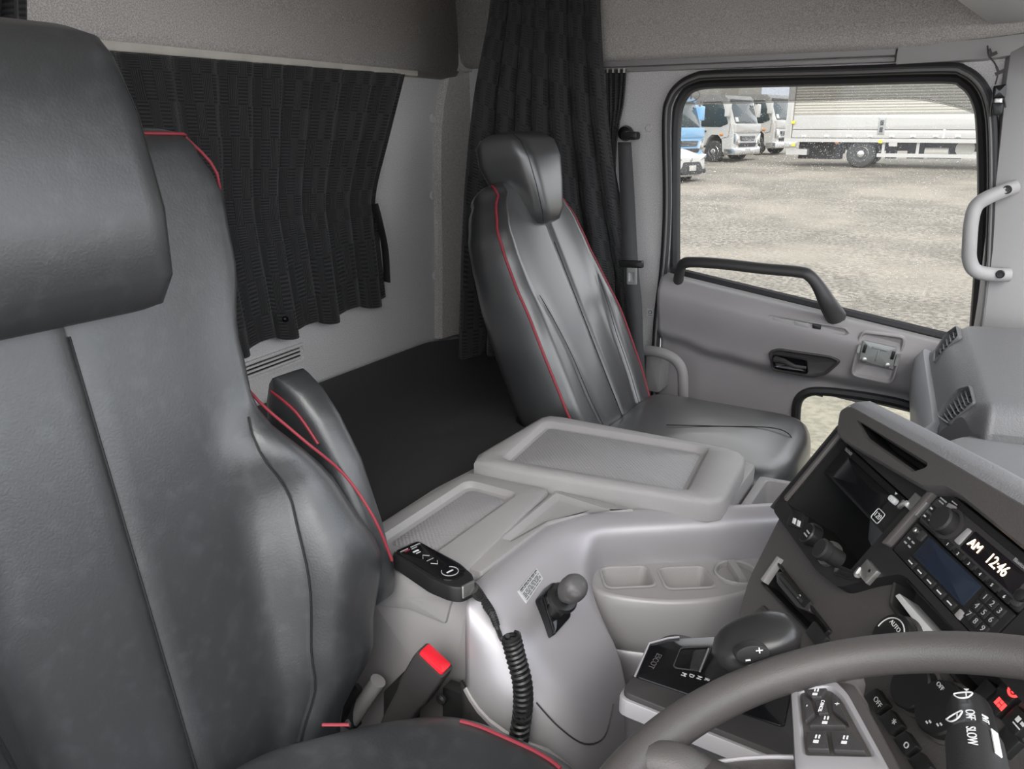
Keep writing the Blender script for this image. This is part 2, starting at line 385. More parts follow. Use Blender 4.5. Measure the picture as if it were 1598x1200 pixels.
# upper headliner on the passenger side, leaning inward
m = M()
pf = [(YD - .005, 1.682), (YD - .03, 1.69), (YD - .04, 1.73), (YD - .06, 1.95), (YD - .14, 2.1), (YD - .3, 2.13)]
pf = [(q.y, q.z) for q in spline([V((0, a, b)) for a, b in pf], 4)]
m.loft([[V((x, y, z + (0 if x < -.2 else (x + .2) * .09 * max(0, 1 - (z - 1.68) * 3)))) for y, z in pf] for x in (-1.5, -.9, -.5, -.2, 0, .2, .5, .9)], closed=False)
struct('trim_2', m, FAB, 'grey fabric headliner above the passenger door', solid=.012)
m = M()
for z0, z1, d in ((1.650, 1.662, .014), (1.664, 1.682, .02)):
    m.pad(Fr((0, YD, 0), (1, 0, 0), (0, 0, 1), (0, -1, 0)), rect(-1.0, z0, -.232, z1), 0, d, .003, .003)
struct('trim_3', m, GREYD, 'grey curtain rail moulding above the passenger door')
m = M()
ln = [(-.228, 1.640), (-.05, 1.645), (.05, 1.655), (.2, 1.685), (.4, 1.72)]
m.loft([[V((x, YD - d, z + e)) for d, e in ((0, .0), (.02, .004), (.026, .02), (.026, .045), (.01, .055), (0, .055))] for x, z in ln], True, True, True)
struct('trim_4', m, PILL, 'smooth grey roof edge trim above the window corner')
# A pillar
m = M()
pl = [(-.10, 1.66), (.0, 1.62), (.045, 1.52), (.06, 1.3), (.06, 1.0), (.06, .8)]
xs = [(-.02, .0), (-.012, .02), (.05, .03), (.16, .03), (.26, .02), (.34, -.04)]
m.loft([[V((x + a + (.0 if z < 1.6 else 0), YD - b, z)) for a, b in xs] for x, z in [(.015, 1.70), (.018, 1.60), (.026, 1.5), (.04, 1.3), (.052, 1.1), (.06, .8)]], closed=False)
struct('trim_5', m, PILL, 'pale grey windscreen pillar cover', solid=.006)
# overhead shelf at the upper right
m = M()
a, b, c = PZ(1470, -10, 1.72), PZ(1540, 38, 1.72), PZ(1592, 60, 1.72)
edge = spline([V((a.x - (b.x - a.x), a.y - (b.y - a.y) * 1.0, 1.72)), a, b, c, V((c.x + .15, c.y + .1, 1.72)), V((.6, c.y + .15, 1.72))], 6)
m.loft([[q + V((.02, -.03, .0)) for q in edge] and [V((q.x + .25, q.y - .5, 1.73)) for q in edge], [q + V((.012, -.02, 0)) for q in edge], [q + V((0, 0, .012)) for q in edge], [q + V((-.004, .006, .03)) for q in edge], [q + V((-.01, .02, .12)) for q in edge], [q + V((-.01, .02, .4)) for q in edge]], closed=False)
struct('trim_6', m, PILL, 'pale overhead shelf above the windscreen', solid=.006)
# windscreen header and front wall below the dash
m = M(); m.box((.93, 1.05, .6), (.06, 2.4, .9)); struct('wall_front', m, DKG, 'front wall below the windscreen')

# door
door = thing('door_1', 'grey passenger door with a black grab handle', 'door', (-.37, YD, .36)); door['kind'] = 'structure'
del door['category']
sl0, sl1 = PYv(1060, 430), PYv(1460, 528)
def sill(x): return lerp(sl0.z, sl1.z, (x - sl0.x) / (sl1.x - sl0.x))
crease = [(-.80, .905), (-.72, .89), (-.6, .862), (-.45, .845), (-.3, .842), (-.15, .838), (.1, .825)]
def dy(x, z):
    cz = interp(crease, x)
    up = sst(cz - .012, cz + .035, z) * .035
    sh = .022 * sst(cz + .03, sill(x) - .055, z) * (1 - sst(sill(x) - .05, sill(x), z)) 
    return .012 + up + sh - .03 * sst(sill(x) - .012, sill(x) + .001, z)
m = M(); nx, nz_ = 88, 76; x0, x1, zb = -.772, .12, .36
lw = (PYv(1243, 640).x, .12, PYv(1243, 740).z, PYv(1270, 612).z)    # lower window rectangle
vs = []; fs = []
def inwin(x, z):
    if x < lw[0] or z < .45: return False
    top = lerp(PYv(1260, 612).z, PYv(1435, 645).z, (x - lw[0]) / (PYv(1435, 645).x - lw[0]))
    if z > top: return False
    rc = .05; cx, cz = lw[0] + rc, top - rc
    if x < cx and z > cz and (x - cx) ** 2 + (z - cz) ** 2 > rc * rc: return False
    cz = .45 + rc
    return not (x < cx and z < cz and (x - cx) ** 2 + (z - cz) ** 2 > rc * rc)
for i in range(nx + 1):
    x = lerp(x0, x1, i / nx)
    for j in range(nz_ + 1):
        z = lerp(zb, sill(x), j / nz_); vs.append(V((x, YD + .012 - dy(x, z), z)))
for i in range(nx):
    for j in range(nz_):
        cxx = lerp(x0, x1, (i + .5) / nx); czz = lerp(zb, sill(cxx), (j + .5) / nz_)
        if not inwin(cxx, czz): fs.append((i * (nz_ + 1) + j, (i + 1) * (nz_ + 1) + j, (i + 1) * (nz_ + 1) + j + 1, i * (nz_ + 1) + j + 1))
m.add(vs, fs)
mk('door_panel', m, GREYD, door, solid=.006, smooth=60)
m = M(); m.tube([q + V((0, -.012, 0)) for q in seal], .0125, 10, True); mk('door_seal', m, RUB, door)
m = M(); c = V((-.37, YD, 1.3))
m.tube([q + V((0, -.026, 0)) + (c - q).normalized() * .004 for q in seal], .0035, 8, True); mk('seal_lip', m, RUBG, door)
frpx = [(1054, 430), (1054, 300), (1056, 190), (1066, 152), (1090, 133), (1150, 129), (1300, 125), (1470, 121), (1505, 129), (1525, 155), (1533, 200), (1535, 330), (1528, 440), (1520, 540)]
frl = spline([PY(*q, YD + .05) for q in frpx], 5)
m = M(); m.tube(frl, .014, 8, True, flat=1.6); mk('window_frame', m, RUB, door)
m = M(); a, b = V((sl0.x - .03, YD + .02, sill(sl0.x - .03) + .004)), V((.1, YD + .02, sill(.1) + .004))
m.tube([a, b], .014, 8); mk('sill_seal', m, RUB, door)
lwl = [(1436, 640), (1400, 628), (1340, 617), (1290, 611), (1262, 612), (1246, 624), (1242, 650), (1243, 690), (1247, 722), (1262, 748)]
m = M(); lws = spline([PY(*q, YD - .005) for q in lwl], 5); m.tube(lws, .013, 8); mk('lower_window_seal', m, RUB, door)
m = M(); m.pad(Fr((0, YD + .06, 0), (1, 0, 0), (0, 0, 1), (0, -1, 0)), [(-.79, .98), (.09, .9), (.06, 1.5), (-.02, 1.66), (-.72, 1.66), (-.8, 1.58)], 0, .004, .01, .0005)
GLS = glass_mat('dusty_window_glass', (.80, .80, .79), .75)
struct('window_1', m, GLS, 'large dusty passenger door window', smooth=0)
m = M(); m.pad(Fr((0, YD + .03, 0), (1, 0, 0), (0, 0, 1), (0, -1, 0)), rect(lw[0] - .02, .42, .12, .82), 0, .004, .01, .0005)
struct('window_2', m, glass_mat('lower_glass', (.78, .79, .755), .15), 'small lower window in the passenger door', smooth=0)
# smoked rain visor outside the top of the window
m = M()
vz = [(1048, 163), (1100, 160), (1250, 156), (1400, 152), (1455, 156), (1505, 168), (1540, 182)]
lo = spline([PY(*q, YD + .14) for q in vz], 5)
m.loft([[V((q.x, YD + .09, 1.72)) for q in lo], [V((q.x, YD + .125, 1.66)) for q in lo], [q for q in lo], [q + V((0, .012, -.004)) for q in lo]], closed=False)
mk('rain_visor', m, glass_mat('smoked_visor', (.62, .62, .62), 0, .06), door, solid=.003, label='smoked clear visor over the window top')
lf = Fr(PY(1076, 149, YD + .118), (1, 0, 0), (0, .3, .95))
m = M(); m.tube([lf.p(.03 * math.cos(t * PI / 12), .019 * math.sin(t * PI / 12)) for t in range(24)], .0015, 6, ring=True)
for sgn in (-1, 1): m.box((sgn * .006, 0, 0), (.004, .022, .002), lf)
m.box((0, 0, 0), (.012, .004, .002), lf)
mk('visor_emblem', m, DIMW, door, label='pale oval emblem')
# grab handle
gp = [(1058, 447), (1060, 428), (1066, 412), (1085, 409), (1130, 412), (1190, 419), (1245, 424), (1263, 430), (1278, 448), (1292, 474), (1306, 497)]
dep = [YD - .01, YD - .05, YD - .085, YD - .095, YD - .1, YD - .1, YD - .1, YD - .1, YD - .09, YD - .07, YD - .02]
pth = spline([PY(px, py, d) for (px, py), d in zip(gp, dep)], 6)
m = M(); m.tube(pth, [lerp(.019, .0155, sst(0, .3, i / len(pth))) + .012 * sst(.72, 1, i / len(pth)) for i in range(len(pth))], 14, True, flat=.8); mk('grab_handle', m, DKG, door)
# inner door opener
yf = YD - .047
ef = Fr((0, yf, 0), (1, 0, 0), (0, 0, 1), (0, -1, 0))
P2 = lambda px, py, y=yf: (lambda q: (q.x, q.z))(PY(px, py, y))
esc = [P2(*q) for q in [(1199, 548), (1215, 543), (1298, 555), (1314, 563), (1290, 585), (1268, 589), (1205, 578)]]
m = M(); m.dish(ef, esc, inset(ccw(esc), .006), -.004, .006, .001, .012, .01, .003, .003); mk('opener_bezel', m, DKG, door)
cup = [P2(*q) for q in [(1206, 552), (1260, 560), (1262, 583), (1208, 574)]]
m = M(); m.dish(ef, cup, inset(ccw(cup), .003), 0, .008, .0012, .008, .007, .0015, .001)
oc = mk('opener_cup', m, GLOSS, door)
m = M(); m.tube([PY(1210, 561, yf - .01), PY(1222, 563, yf - .02), PY(1240, 572, yf - .022), PY(1258, 574, yf - .016)], [.010, .0075, .006, .005], 10); mk('opener_lever', m, DKG, oc)
# window switch plate
sw = [P2(*q, yf - .006) for q in [(1200, 490), (1320, 511), (1328, 520), (1318, 524), (1204, 502), (1197, 497)]]
m = M(); m.dish(Fr((0, yf - .006, 0), (1, 0, 0), (0, 0, 1), (0, -1, 0)), sw, inset(ccw(sw), .0045), -.006, .004, .0, .006, .005, .002, .001)
swp = mk('switch_plate', m, GREY, door)
for a, b, mt in ((1206, 1236, PILL), (1240, 1262, PILL), (1268, 1281, BLK)):
    q = [P2(a, lerp(493, 513, (a - 1200) / 120) + 1, yf - .01), P2(b, lerp(493, 513, (b - 1200) / 120) + 1, yf - .01), P2(b, lerp(500, 520, (b - 1200) / 120) + 1, yf - .01), P2(a, lerp(500, 520, (a - 1200) / 120) + 1, yf - .01)]
    m = M(); m.pad(Fr((0, yf - .006, 0), (1, 0, 0), (0, 0, 1), (0, -1, 0)), q, .0, .006, .002, .0015); mk('switch', m, mt, swp)
sq = [P2(*q, yf + .015) for q in [(1046, 452), (1066, 454), (1065, 468), (1046, 467)]]
m = M(); m.pad(Fr((0, YD - .035, 0), (1, 0, 0), (0, 0, 1), (0, -1, 0)), sq, -.01, .004, .004, .001); mk('screw_cover', m, GREY, door)
# bracket in its pocket
pk = [P2(*q) for q in [(1347, 515), (1410, 523), (1414, 530), (1396, 592), (1388, 599), (1333, 587), (1328, 580), (1340, 524)]]
m = M(); m.dish(ef, pk, inset(ccw(pk), .006), -.004, .012, .0015, .012, .01, .004, .004); pocket = mk('bracket_pocket', m, GREYD, door)
bq = [P2(*q, yf - .02) for q in [(1347, 531), (1399, 543), (1394, 577), (1341, 562)]]
bf = Fr((0, yf - .012, 0), (1, 0, 0), (0, 0, 1), (0, -1, 0))
m = M(); m.pad(bf, bq, 0, .008, .004, .001); br = mk('metal_bracket', m, PLATE, door, label='grey steel phone bracket')
ca = (sum(q[0] for q in bq) / 4, sum(q[1] for q in bq) / 4)
bx = V((bq[1][0] - bq[0][0], 0, bq[1][1] - bq[0][1])).normalized(); bb = Fr((ca[0], yf - .02, ca[1]), bx, (0, 0, 1), (0, -1, 0))
for s in (-1, 1):
    m = M(); m.pad(bb, rect(s * .034 - .004, -.004, s * .034 + .004, .018), 0, .0015, .002, .0005); mk('slot', m, BLK, br)
    m = M(); m.lathe(bb.at(s * .028, -.022), [(.007, 0), (.007, .003), (.005, .004)], 12); mk('screw', m, METAL, br)
m = M(); m.pad(bb, rect(-.018, .013, .02, .019), 0, .004, .002, .001); m.pad(bb, rect(-.002, -.018, .003, .013), 0, .003, .001, .001); mk('raised_rib', m, PLATE, br)
m = M(); m.box((.047, -.002, -.002), (.008, .03, .012), bb); m.box((-.047, .004, -.002), (.006, .022, .01), bb); mk('clamp_jaw', m, METAL, br)

# pillar buttons and tags
q = PY(1013, 200, YD); m = M(); m.lathe(Fr(q, (1, 0, 0), (0, 0, 1), (0, -1, 0)), [(.010, -.002), (.010, .003), (.008, .005)], 16)
tag(mk('trim_button', m, FABL), 'round grey trim button on the pillar beside the belt anchor', 'button')
q = PY(1015, 488, YD); m = M(); m.pad(Fr(q, (1, 0, 0), (0, 0, 1), (0, -1, 0)), rect(-.011, -.012, .011, .012), 0, .002, .001, .0005)
st = tag(mk('pillar_sticker', m, WHITE), 'small white sticker on the pillar beside the door seal', 'sticker')
m = M(); fr = Fr(q, (1, 0, 0), (0, 0, 1), (0, -1, 0)); m.tube([fr.p(.005 * math.cos(t * PI / 8), .002 + .005 * math.sin(t * PI / 8), .0025) for t in range(16)], .0008, 5, ring=True); m.box((0, -.008, .0022), (.014, .0012, .0006), fr)
ROOTLOC[st.name] = V(); mk('sticker_print', m, BLK, st)
# door sill handle
m = M(); hp = spline([PY(1008, 547, 2.08), PY(1030, 550, 2.07), PY(1052, 560, 2.07), PY(1064, 578, 2.07), PY(1066, 610, 2.07), PY(1064, 650, 2.09)], 6)
m.tube(hp, .0155, 12, flat=.8); ht = thing('grab_handle', 'grey plastic entry handle low beside the passenger seat', 'handle', hp[0]); mk('grip', m, GREY, ht)
m = M(); q = PY(1022, 575, 2.12); m.pad(Fr(q, (1, 0, 0), (0, 0, 1), (0, -1, 0)), rect(-.025, -.07, .022, .05), -.06, .01, .008, .003); mk('mount_plate', m, GREY, ht)
# A pillar handle
ah = thing('grab_handle', 'pale grey grab handle on the windscreen pillar', 'handle', PY(1575, 295, 2.17))
pts = [(1586, 291, 2.16), (1568, 297, 2.145), (1540, 309, 2.12), (1523, 322, 2.11), (1516, 345, 2.1), (1513, 380, 2.1), (1513, 405, 2.11), (1522, 422, 2.12), (1545, 428, 2.14), (1575, 429, 2.16)]
m = M(); hp = spline([PY(*q) for q in pts], 6); m.tube(hp, [.0165] * len(hp), 12, flat=.85); mk('grip', m, PILL, ah)
for px, py in ((1572, 296), (1561, 428)):
    q = PY(px, py, 2.13); m = M(); m.lathe(Fr(q, (1, 0, 0), (0, 0, 1), (0, -1, 0)), [(.0095, -.006), (.0095, .001), (.008, .002), (.0075, -.001), (.004, -.0012), (.0035, .0015)], 16); mk('screw', m, BLK, ah)
# black device with wires
dv = thing('pillar_sensor', 'small black boxed device with thin wires high on the windscreen pillar', 'device', PY(1556, 155, 2.16))
df = Fr((0, 2.168, 0), (1, 0, 0), (0, 0, 1), (0, -1, 0)); D2 = lambda px, py: (lambda q: (q.x, q.z))(PY(px, py, 2.15))
m = M(); m.pad(df, [D2(*q) for q in [(1551, 134), (1571, 131), (1569, 153), (1548, 154)]], 0, .022, .003, .002); mk('upper_box', m, GLOSS, dv)
m = M(); m.pad(df, [D2(*q) for q in [(1547, 160), (1567, 160), (1564, 178), (1549, 181)]], 0, .02, .006, .003); mk('lower_box', m, BLK, dv)
m = M(); m.pad(df, [D2(*q) for q in [(1552, 151), (1566, 151), (1564, 163), (1550, 163)]], 0, .012, .002, .002); mk('joint', m, METAL, dv)
for pp in ([(1541, 71), (1543, 86), (1553, 100), (1557, 115), (1553, 132)], [(1552, 134), (1549, 152), (1546, 170), (1545, 182)], [(1553, 138), (1558, 146), (1566, 152), (1569, 168)]):
    m = M(); m.tube(spline([PY(*q, 2.152) for q in pp], 6), .0016, 6); mk('wire', m, BLK, dv)
for px, py in ((1549, 85), (1560, 113)):
    m = M(); q = PY(px, py, 2.152); m.box((0, 0, 0), (.018, .007, .012), Fr(q, (1, 0, .5), (0, 0, 1), (0, -1, 0))); m.box((-.002, .008, 0), (.005, .012, .009), Fr(q, (1, 0, .5), (0, 0, 1), (0, -1, 0))); mk('wire_clip', m, BLK, dv)

# ------------------------------------------------------------------ rear wall fittings
m = M(); fr = Fr((XR + .02, 0, 0), (0, 1, 0), (0, 0, 1), (1, 0, 0))
m.pad(fr, [(.5, 1.637), (1.95, 1.643), (1.95, 1.664), (.5, 1.66)], -.02, .014, .002, .004); struct('trim_7', m, CREAM, 'cream curtain rail along the rear wall')
vg = thing('vent_grille', 'grey slotted air vent low on the rear wall below the curtain', 'vent', PX(425, 568, XR))
a, b = PX(378, 583, XR), PX(473, 548, XR)
ex = (b - a).normalized(); fr = Fr((a + b) / 2, ex, (0, 0, 1), (1, 0, 0)); hl = (b - a).length / 2
m = M(); m.dish(fr, rect(-hl - .08, -.026, hl, .026), rect(-hl - .07, -.017, hl - .008, .017), -.004, .008, .002, .006, .004, .003, .001); mk('frame', m, FABL, vg)
m = M(); m.box((-.04, 0, .003), (2 * hl + .05, .03, .002), fr); mk('dark_gap', m, BLK, vg)
for k in (-1, 0, 1):
    m = M(); m.box((-.04, k * .0105, .006), (2 * hl + .05, .005, .004), fr); mk('slat', m, FABL, vg)

# ------------------------------------------------------------------ curtains
def curtain(name, L, R, n, rows, amp, folds, nrm, seed, cloth=1.6, top_amp=.5, jag=0):
    rnd = random.Random(seed); ph = [rnd.uniform(0, 6.28) for _ in range(6)]; m = M(); uv = []; pts = []
    for j in range(rows + 1):
        v = j / rows; row = []
        for i in range(n + 1):
            s = i / n
            a, b = L(v), R(v); q = a.lerp(b, s)
            g = s * folds * 2 * PI + .9 * math.sin(3 * s * PI + ph[0]) + .35 * math.sin(2 * v + ph[1] + s * 9)
            wv = math.sin(g) + .35 * math.sin(2 * g + ph[2] + v) ; wv = math.copysign(abs(wv) ** .7, wv)
            q = q + nrm * (amp * wv * lerp(top_amp, 1, v)) + (b - a).normalized() * (.35 * amp * math.cos(g + ph[3]))
            if jag and v > .6: q = q + V((0, 0, jag * (v - .6) / .4 * (math.sin(g * .5 + ph[4]))))
            row.append(q); uv.append((s * cloth, (1 - v) * (b - a).length * 0 + (1 - v) * (L(0) - L(1)).length))
        pts.append(row)
    m.loft(pts, closed=False); m.uv = uv; return m
def poly3(pts):
    P = spline(pts, 10)
    return lambda v: P[min(len(P) - 1, int(round(v * (len(P) - 1))))] if v >= 1 else P[int(v * (len(P) - 1))].lerp(P[int(v * (len(P) - 1)) + 1], v * (len(P) - 1) - int(v * (len(P) - 1)))
xc = XR + .045
Lr = poly3([PX(140, 78, xc), PX(190, 240, xc), PX(230, 420, xc), PX(270, 590, xc)])
Rr = poly3([PX(636, 116, xc), PX(612, 210, xc), PX(590, 300, xc), PX(592, 345, xc), PX(605, 466, xc)])
ct = thing('window_curtain', 'short black woven curtain across the rear window, gathered by a tie', 'curtain', PX(400, 300, xc))
m = curtain('cloth', Lr, Rr, 300, 50, .011, 9, V((1, 0, 0)), 3, 2.0, .7, .012)
# pull the lower right part of the hem up to the photographed line
mk('cloth', m, CUR, ct, solid=.0015, smooth=60)
m = M(); m.tube(spline([PX(585, 318, xc + .03), PX(592, 345, xc + .035), PX(601, 390, xc + .02), PX(604, 440, xc + .01)], 6), [.012] * 19, 8, flat=.25); mk('tie_strap', m, BLKM, ct)
m = M(); m.lathe(Fr(PX(444, 498, xc + .03), (0, 1, 0), (0, 0, 1), (1, 0, 0)), [(.008, 0), (.008, .006), (.005, .009)], 12); mk('snap_button', m, GLOSS, ct)
m = M(); m.tube([PX(600, 112, XR + .03), PX(612, 108, XR + .035), PX(618, 113, XR + .035)], .003, 6); mk('rail_hook', m, CREAM, ct)
# large divider curtain
Lb = poly3([PY(778, -60, 1.98), PY(768, 30, 1.96), PY(744, 160, 1.93), PY(729, 320, 1.9), PY(722, 556, 1.86)])
Rb = poly3([PY(936, -60, 2.1), PY(940, 40, 2.1), PY(955, 180, 2.11), PY(985, 350, 2.12), PY(1006, 500, 2.12), ])
Rb2 = poly3([PY(936, -60, 2.1), PY(940, 40, 2.1), PY(952, 180, 2.11), PY(980, 350, 2.12), PY(1004, 450, 2.12), PY(1008, 528, 2.12)])
ct = thing('divider_curtain', 'long black woven curtain bunched behind the passenger seat', 'curtain', (-1.05, 2.0, .86))
nv = (Rb(0.5) - Lb(.5)).cross(V((0, 0, 1))).normalized()
m = curtain('cloth', Lb, Rb2, 320, 60, .032, 7, nv, 11, 2.4, .75); mk('cloth', m, CUR, ct, solid=.0015, smooth=60)
# small door-side curtain end
Ls = poly3([PY(944, 108, 2.15), PY(948, 200, 2.15), PY(952, 300, 2.15)]); Rs = poly3([PY(976, 108, 2.165), PY(972, 160, 2.165), PY(962, 215, 2.165), PY(958, 300, 2.165)])
ct = thing('window_curtain', 'narrow black curtain end hanging from the rail above the belt anchor', 'curtain', PY(960, 108, 2.16))
m = curtain('cloth', Ls, Rs, 80, 20, .008, 4, V((0, -1, 0)), 5, .5, 1); mk('cloth', m, CUR, ct, solid=.0015, smooth=60)
for px in (948, 957, 966, 974):
    m = M(); m.box(PY(px, 110, 2.15), (.004, .006, .012)); mk('rail_glider', m, CREAM, ct)
# driver side curtain, its end in the corner of view
Ld = poly3([PX(-60, -80, -1.15), PX(-60, 10, -1.15), PX(-60, 60, -1.15)]); Rd = poly3([PX(44, -80, -1.18), PX(45, 10, -1.18), PX(46, 60, -1.18)])
ct = thing('divider_curtain', 'black curtain end hanging behind the driver seat headrest', 'curtain', PX(20, 10, -1.16))
m = curtain('cloth', Ld, Rd, 60, 16, .015, 3, V((1, 0, 0)), 7, .5, 1); mk('cloth', m, CUR, ct, solid=.0015, smooth=60)

# ------------------------------------------------------------------ sleeper mattress
mt = thing('mattress', 'dark vinyl sleeper mattress between the seats and the rear wall', 'mattress', (-1.15, 1.2, .7))
bd = [(XR + .012, .15), (-.93, .15), (-.93, .81), (-.80, .85), (-.80, 1.05), (-.768, 1.41), (-.80, 1.46), (-.88, 1.50), (-.90, 2.13), (-1.36, 2.13), (XR + .012, 1.96)]
m = M(); m.pad(Fr((0, 0, 0), (1, 0, 0), (0, 1, 0)), bd, .70, .845, .05, .02, 6); mk('pad', m, BED, mt)
m = M(); m.pad(Fr((0, 0, 0), (1, 0, 0), (0, 1, 0)), inset(ccw(bd), .01), .25, .70, .05, .004); struct('trim_8', m, GREYD, 'grey bunk base below the mattress')

# ------------------------------------------------------------------ seats
def seat_back(hwt, H, base, lean, yc, T, seamu, bol, crown=.05, bottom_round=.05, grooves=True, lx=None):
    """rows of closed rings: front face with bolsters and stitched grooves, rounded sides, flat back"""
    ey = V((0, 1, 0)); ez = V((-math.sin(lean), 0, math.cos(lean))); ef = V((math.cos(lean), 0, math.sin(lean))); base = V((base[0], yc, base[1]))
    loops = []; edges = {1: [], -1: []}; seams = {0: [], 1: [], -1: []}
    hs = [-bottom_round * math.cos(t * PI / 8) for t in range(0, 4)] + [H * i / 34 for i in range(35)] + [H + crown * math.sin(t * PI / 10) for t in range(1, 6)]
    for k, h in enumerate(hs):
        v = min(1, max(0, h / H)); hw = interp(hwt, v); dsh = 0; 
        if h > H: c = math.sqrt(max(0.0004, 1 - ((h - H) / crown) ** 2)); dsh = (1 - c) * crown; hw -= dsh * .9
        if h < 0: c = math.sqrt(max(0.0004, 1 - (h / bottom_round) ** 2)); dsh = (1 - c) * bottom_round; hw -= dsh * .5
        su = interp(seamu, v); b = interp(bol, v); tt = interp(T, v) if isinstance(T, list) else T
        us = []
        for a, c, n in ((-1, -su, 9), (-su, 0, 13), (0, su, 13), (su, 1, 9)):
            for i in range(n):
                t = i / n; t = t * t * (3 - 2 * t); us.append(a + (c - a) * t)
        us.append(1)
        ring = []
        for u in us:
            lat = u * hw; au = abs(u)
            f = b * sst(su * .75, min(1, su + .12), au) - .03 * max(0, (au - .9) / .1) ** 2 * .7 + .012 * (1 - min(1, au / su) ** 2)
            for s0 in (0, su):
                dd = (au - s0) * hw
                f -= .006 * math.exp(-(dd / .006) ** 2) * ((1 if h < H else 0) if s0 == 0 else 1 - sst(.5, .62, v))
            f -= dsh
            q = base + ey * lat + ez * h + ef * (f if lx is None else f + lx(v))
            ring.append(q)
        if 0 <= h <= H + crown * .9:
            edges[1].append(ring[-1]); edges[-1].append(ring[0])
        fl = lx(v) if lx else 0
        for s_ in (1, -1):
            pts = [(hw * 1.0 + .006, -.035), (hw * 1.0 + .012, -.06), (hw + .01, -tt + .035 + dsh), (hw - .012, -tt + .008 + dsh)]
            ptsw = [base + ey * (s_ * a) + ez * h + ef * (min(c, -.03 - dsh * .5) + fl) for a, c in pts]
            if s_ == 1: ring += ptsw
            else: ring2 = list(reversed(ptsw))
        for t in (.66, .33, 0, -.33, -.66): ring.append(base + ey * (hw * t) + ez * h + ef * (-tt + dsh + fl))
        ring += ring2
        loops.append(ring)
    m = M(); m.loft(loops, True, True, True)
    edges['top'] = loops[-4][:len(us)]
    return m, edges, (base, ey, ez, ef)
def piping(edge, off=V((0, 0, 0)), r=.0032):
    m = M(); m.tube([q + off for q in edge], r, 8); return m
def headrest(fr, rows):           # rows: (height, half width front, half width back, front depth, back depth, corner)
    m = M(); loops = []; N = 40
    for h, wf, wb, df_, db in rows:
        pl = rp([(-wb, db), (wb, db), (wf, df_), (-wf, df_)], .035, 8)
        loops.append([fr.p(a, h, b) for a, b in pl])
    m.loft(loops, True, True, True); return m

def cushion(poly, z0, z1, bev, crown, mat_, parent, seams=()):
    m = M(); poly = ccw(poly); fr = Fr((0, 0, 0), (1, 0, 0), (0, 1, 0)); r = .05
    L = []
    for d, h in [(.012, z0), (.0, z0 + .02), (0, z1 - bev)] + [(bev * (1 - math.cos(t * PI / 10)), z1 - bev + bev * math.sin(t * PI / 10)) for t in range(1, 6)]:
        L.append([fr.p(u, v, h) for u, v in rp(inset(poly, d), r, 7)])
    cen = V((sum(p[0] for p in poly) / len(poly), sum(p[1] for p in poly) / len(poly), 0))
    last = L[-1]
    for t in (.1, .25, .45, .65, .85): L.append([V((lerp(q.x, cen.x, t), lerp(q.y, cen.y, t), z1 + crown * math.sin(t * PI / 2))) for q in last])
    m.loft(L, True, True, True); o = mk('cushion', m, mat_, parent, smooth=70)
    e = [V((q.x, q.y, q.z - bev * .05)) for q in L[5]]
    return o, e, L

# passenger seat
ps = thing('passenger_seat', 'black leatherette passenger seat with red piping by the window', 'seat', (-.62, 1.69, .3))
hw = [(0, .19), (.18, .208), (.4, .212), (.6, .202), (.75, .194), (.85, .185), (.95, .155), (1, .12)]
m, ed, (b0, ey, ez, ef) = seat_back(hw, .62, (-.685, .80), math.radians(25.5), 1.70, [(0, .16), (.5, .15), (1, .12)], [(0, .56), (.3, .60), (.75, .86), (1, .88)], [(0, .012), (.4, .015), (.75, .003), (1, .002)], .035)
bk = mk('backrest', m, LEA, ps, smooth=60)
for s in (-1, 1):
    e = ed[s]; mk('piping', piping(e, ey * (s * .003) + ef * (.001 if s < 0 else .012)), RED, bk, label='red piping')
for uu in (0,):
    m = M(); m.tube([b0 + ez * h + ef * .0085 for h in [.02 + .02 * i for i in range(24)]], .0012, 5); mk('seam', m, SEAM, bk)
for s in (-1, 1):
    m = M(); pts = []
    for i in range(20):
        h = .02 + .35 * i / 19; v = h / .62; su = interp([(0, .56), (.3, .60), (.75, .86), (1, .88)], v); pts.append(b0 + ey * (s * su * interp(hw, v)) + ez * h + ef * (.004 + interp([(0, .012), (.4, .015), (.75, .003), (1, .002)], v) * sst(su * .75, su + .12, su)))
    m.tube(pts, .0009, 5); mk('seam', m, SEAM, bk)
hf = Fr(V((-.905, 1.70, 1.285)), (0, -1, 0), (-.19, 0, .98)); hf.z = V((.98, 0, .19))
rows = [(-.004, .035, .04, .012, -.04), (.002, .05, .055, .022, -.05), (.03, .062, .07, .03, -.07), (.09, .075, .09, .032, -.10), (.15, .088, .105, .03, -.115), (.19, .092, .11, .018, -.112), (.207, .088, .105, .0, -.10), (.216, .075, .09, -.02, -.08), (.219, .05, .06, -.035, -.065)]
m = headrest(hf, rows); hr = mk('headrest', m, LEA, ps, smooth=60)
for s in (-1, 1):
    m = M(); m.tube([hf.p(s * (wf - .0088), h, d - .0088) for h, wf, wb, d, _ in rows[1:-2]], .0014, 5); mk('seam', m, SEAM, hr)
co, e, L = cushion([(-.70, 1.462), (-.36, 1.47), (-.27, 1.49), (-.245, 1.60), (-.25, 1.80), (-.28, 1.92), (-.70, 1.92)], .66, .835, .05, .012, LEA, ps)
e2 = [q for q in L[2]]
mk('piping', (lambda m_: m_.tube([V((q.x, q.y, .742)) for q in rp(inset(ccw([(-.70, 1.462), (-.36, 1.47), (-.27, 1.49), (-.245, 1.60), (-.25, 1.80), (-.28, 1.92), (-.70, 1.92)]), -.001), .05, 7) for q in [V((q[0], q[1], 0))]], .0035, 8, ring=True))(M()), RED, co, label='red piping')
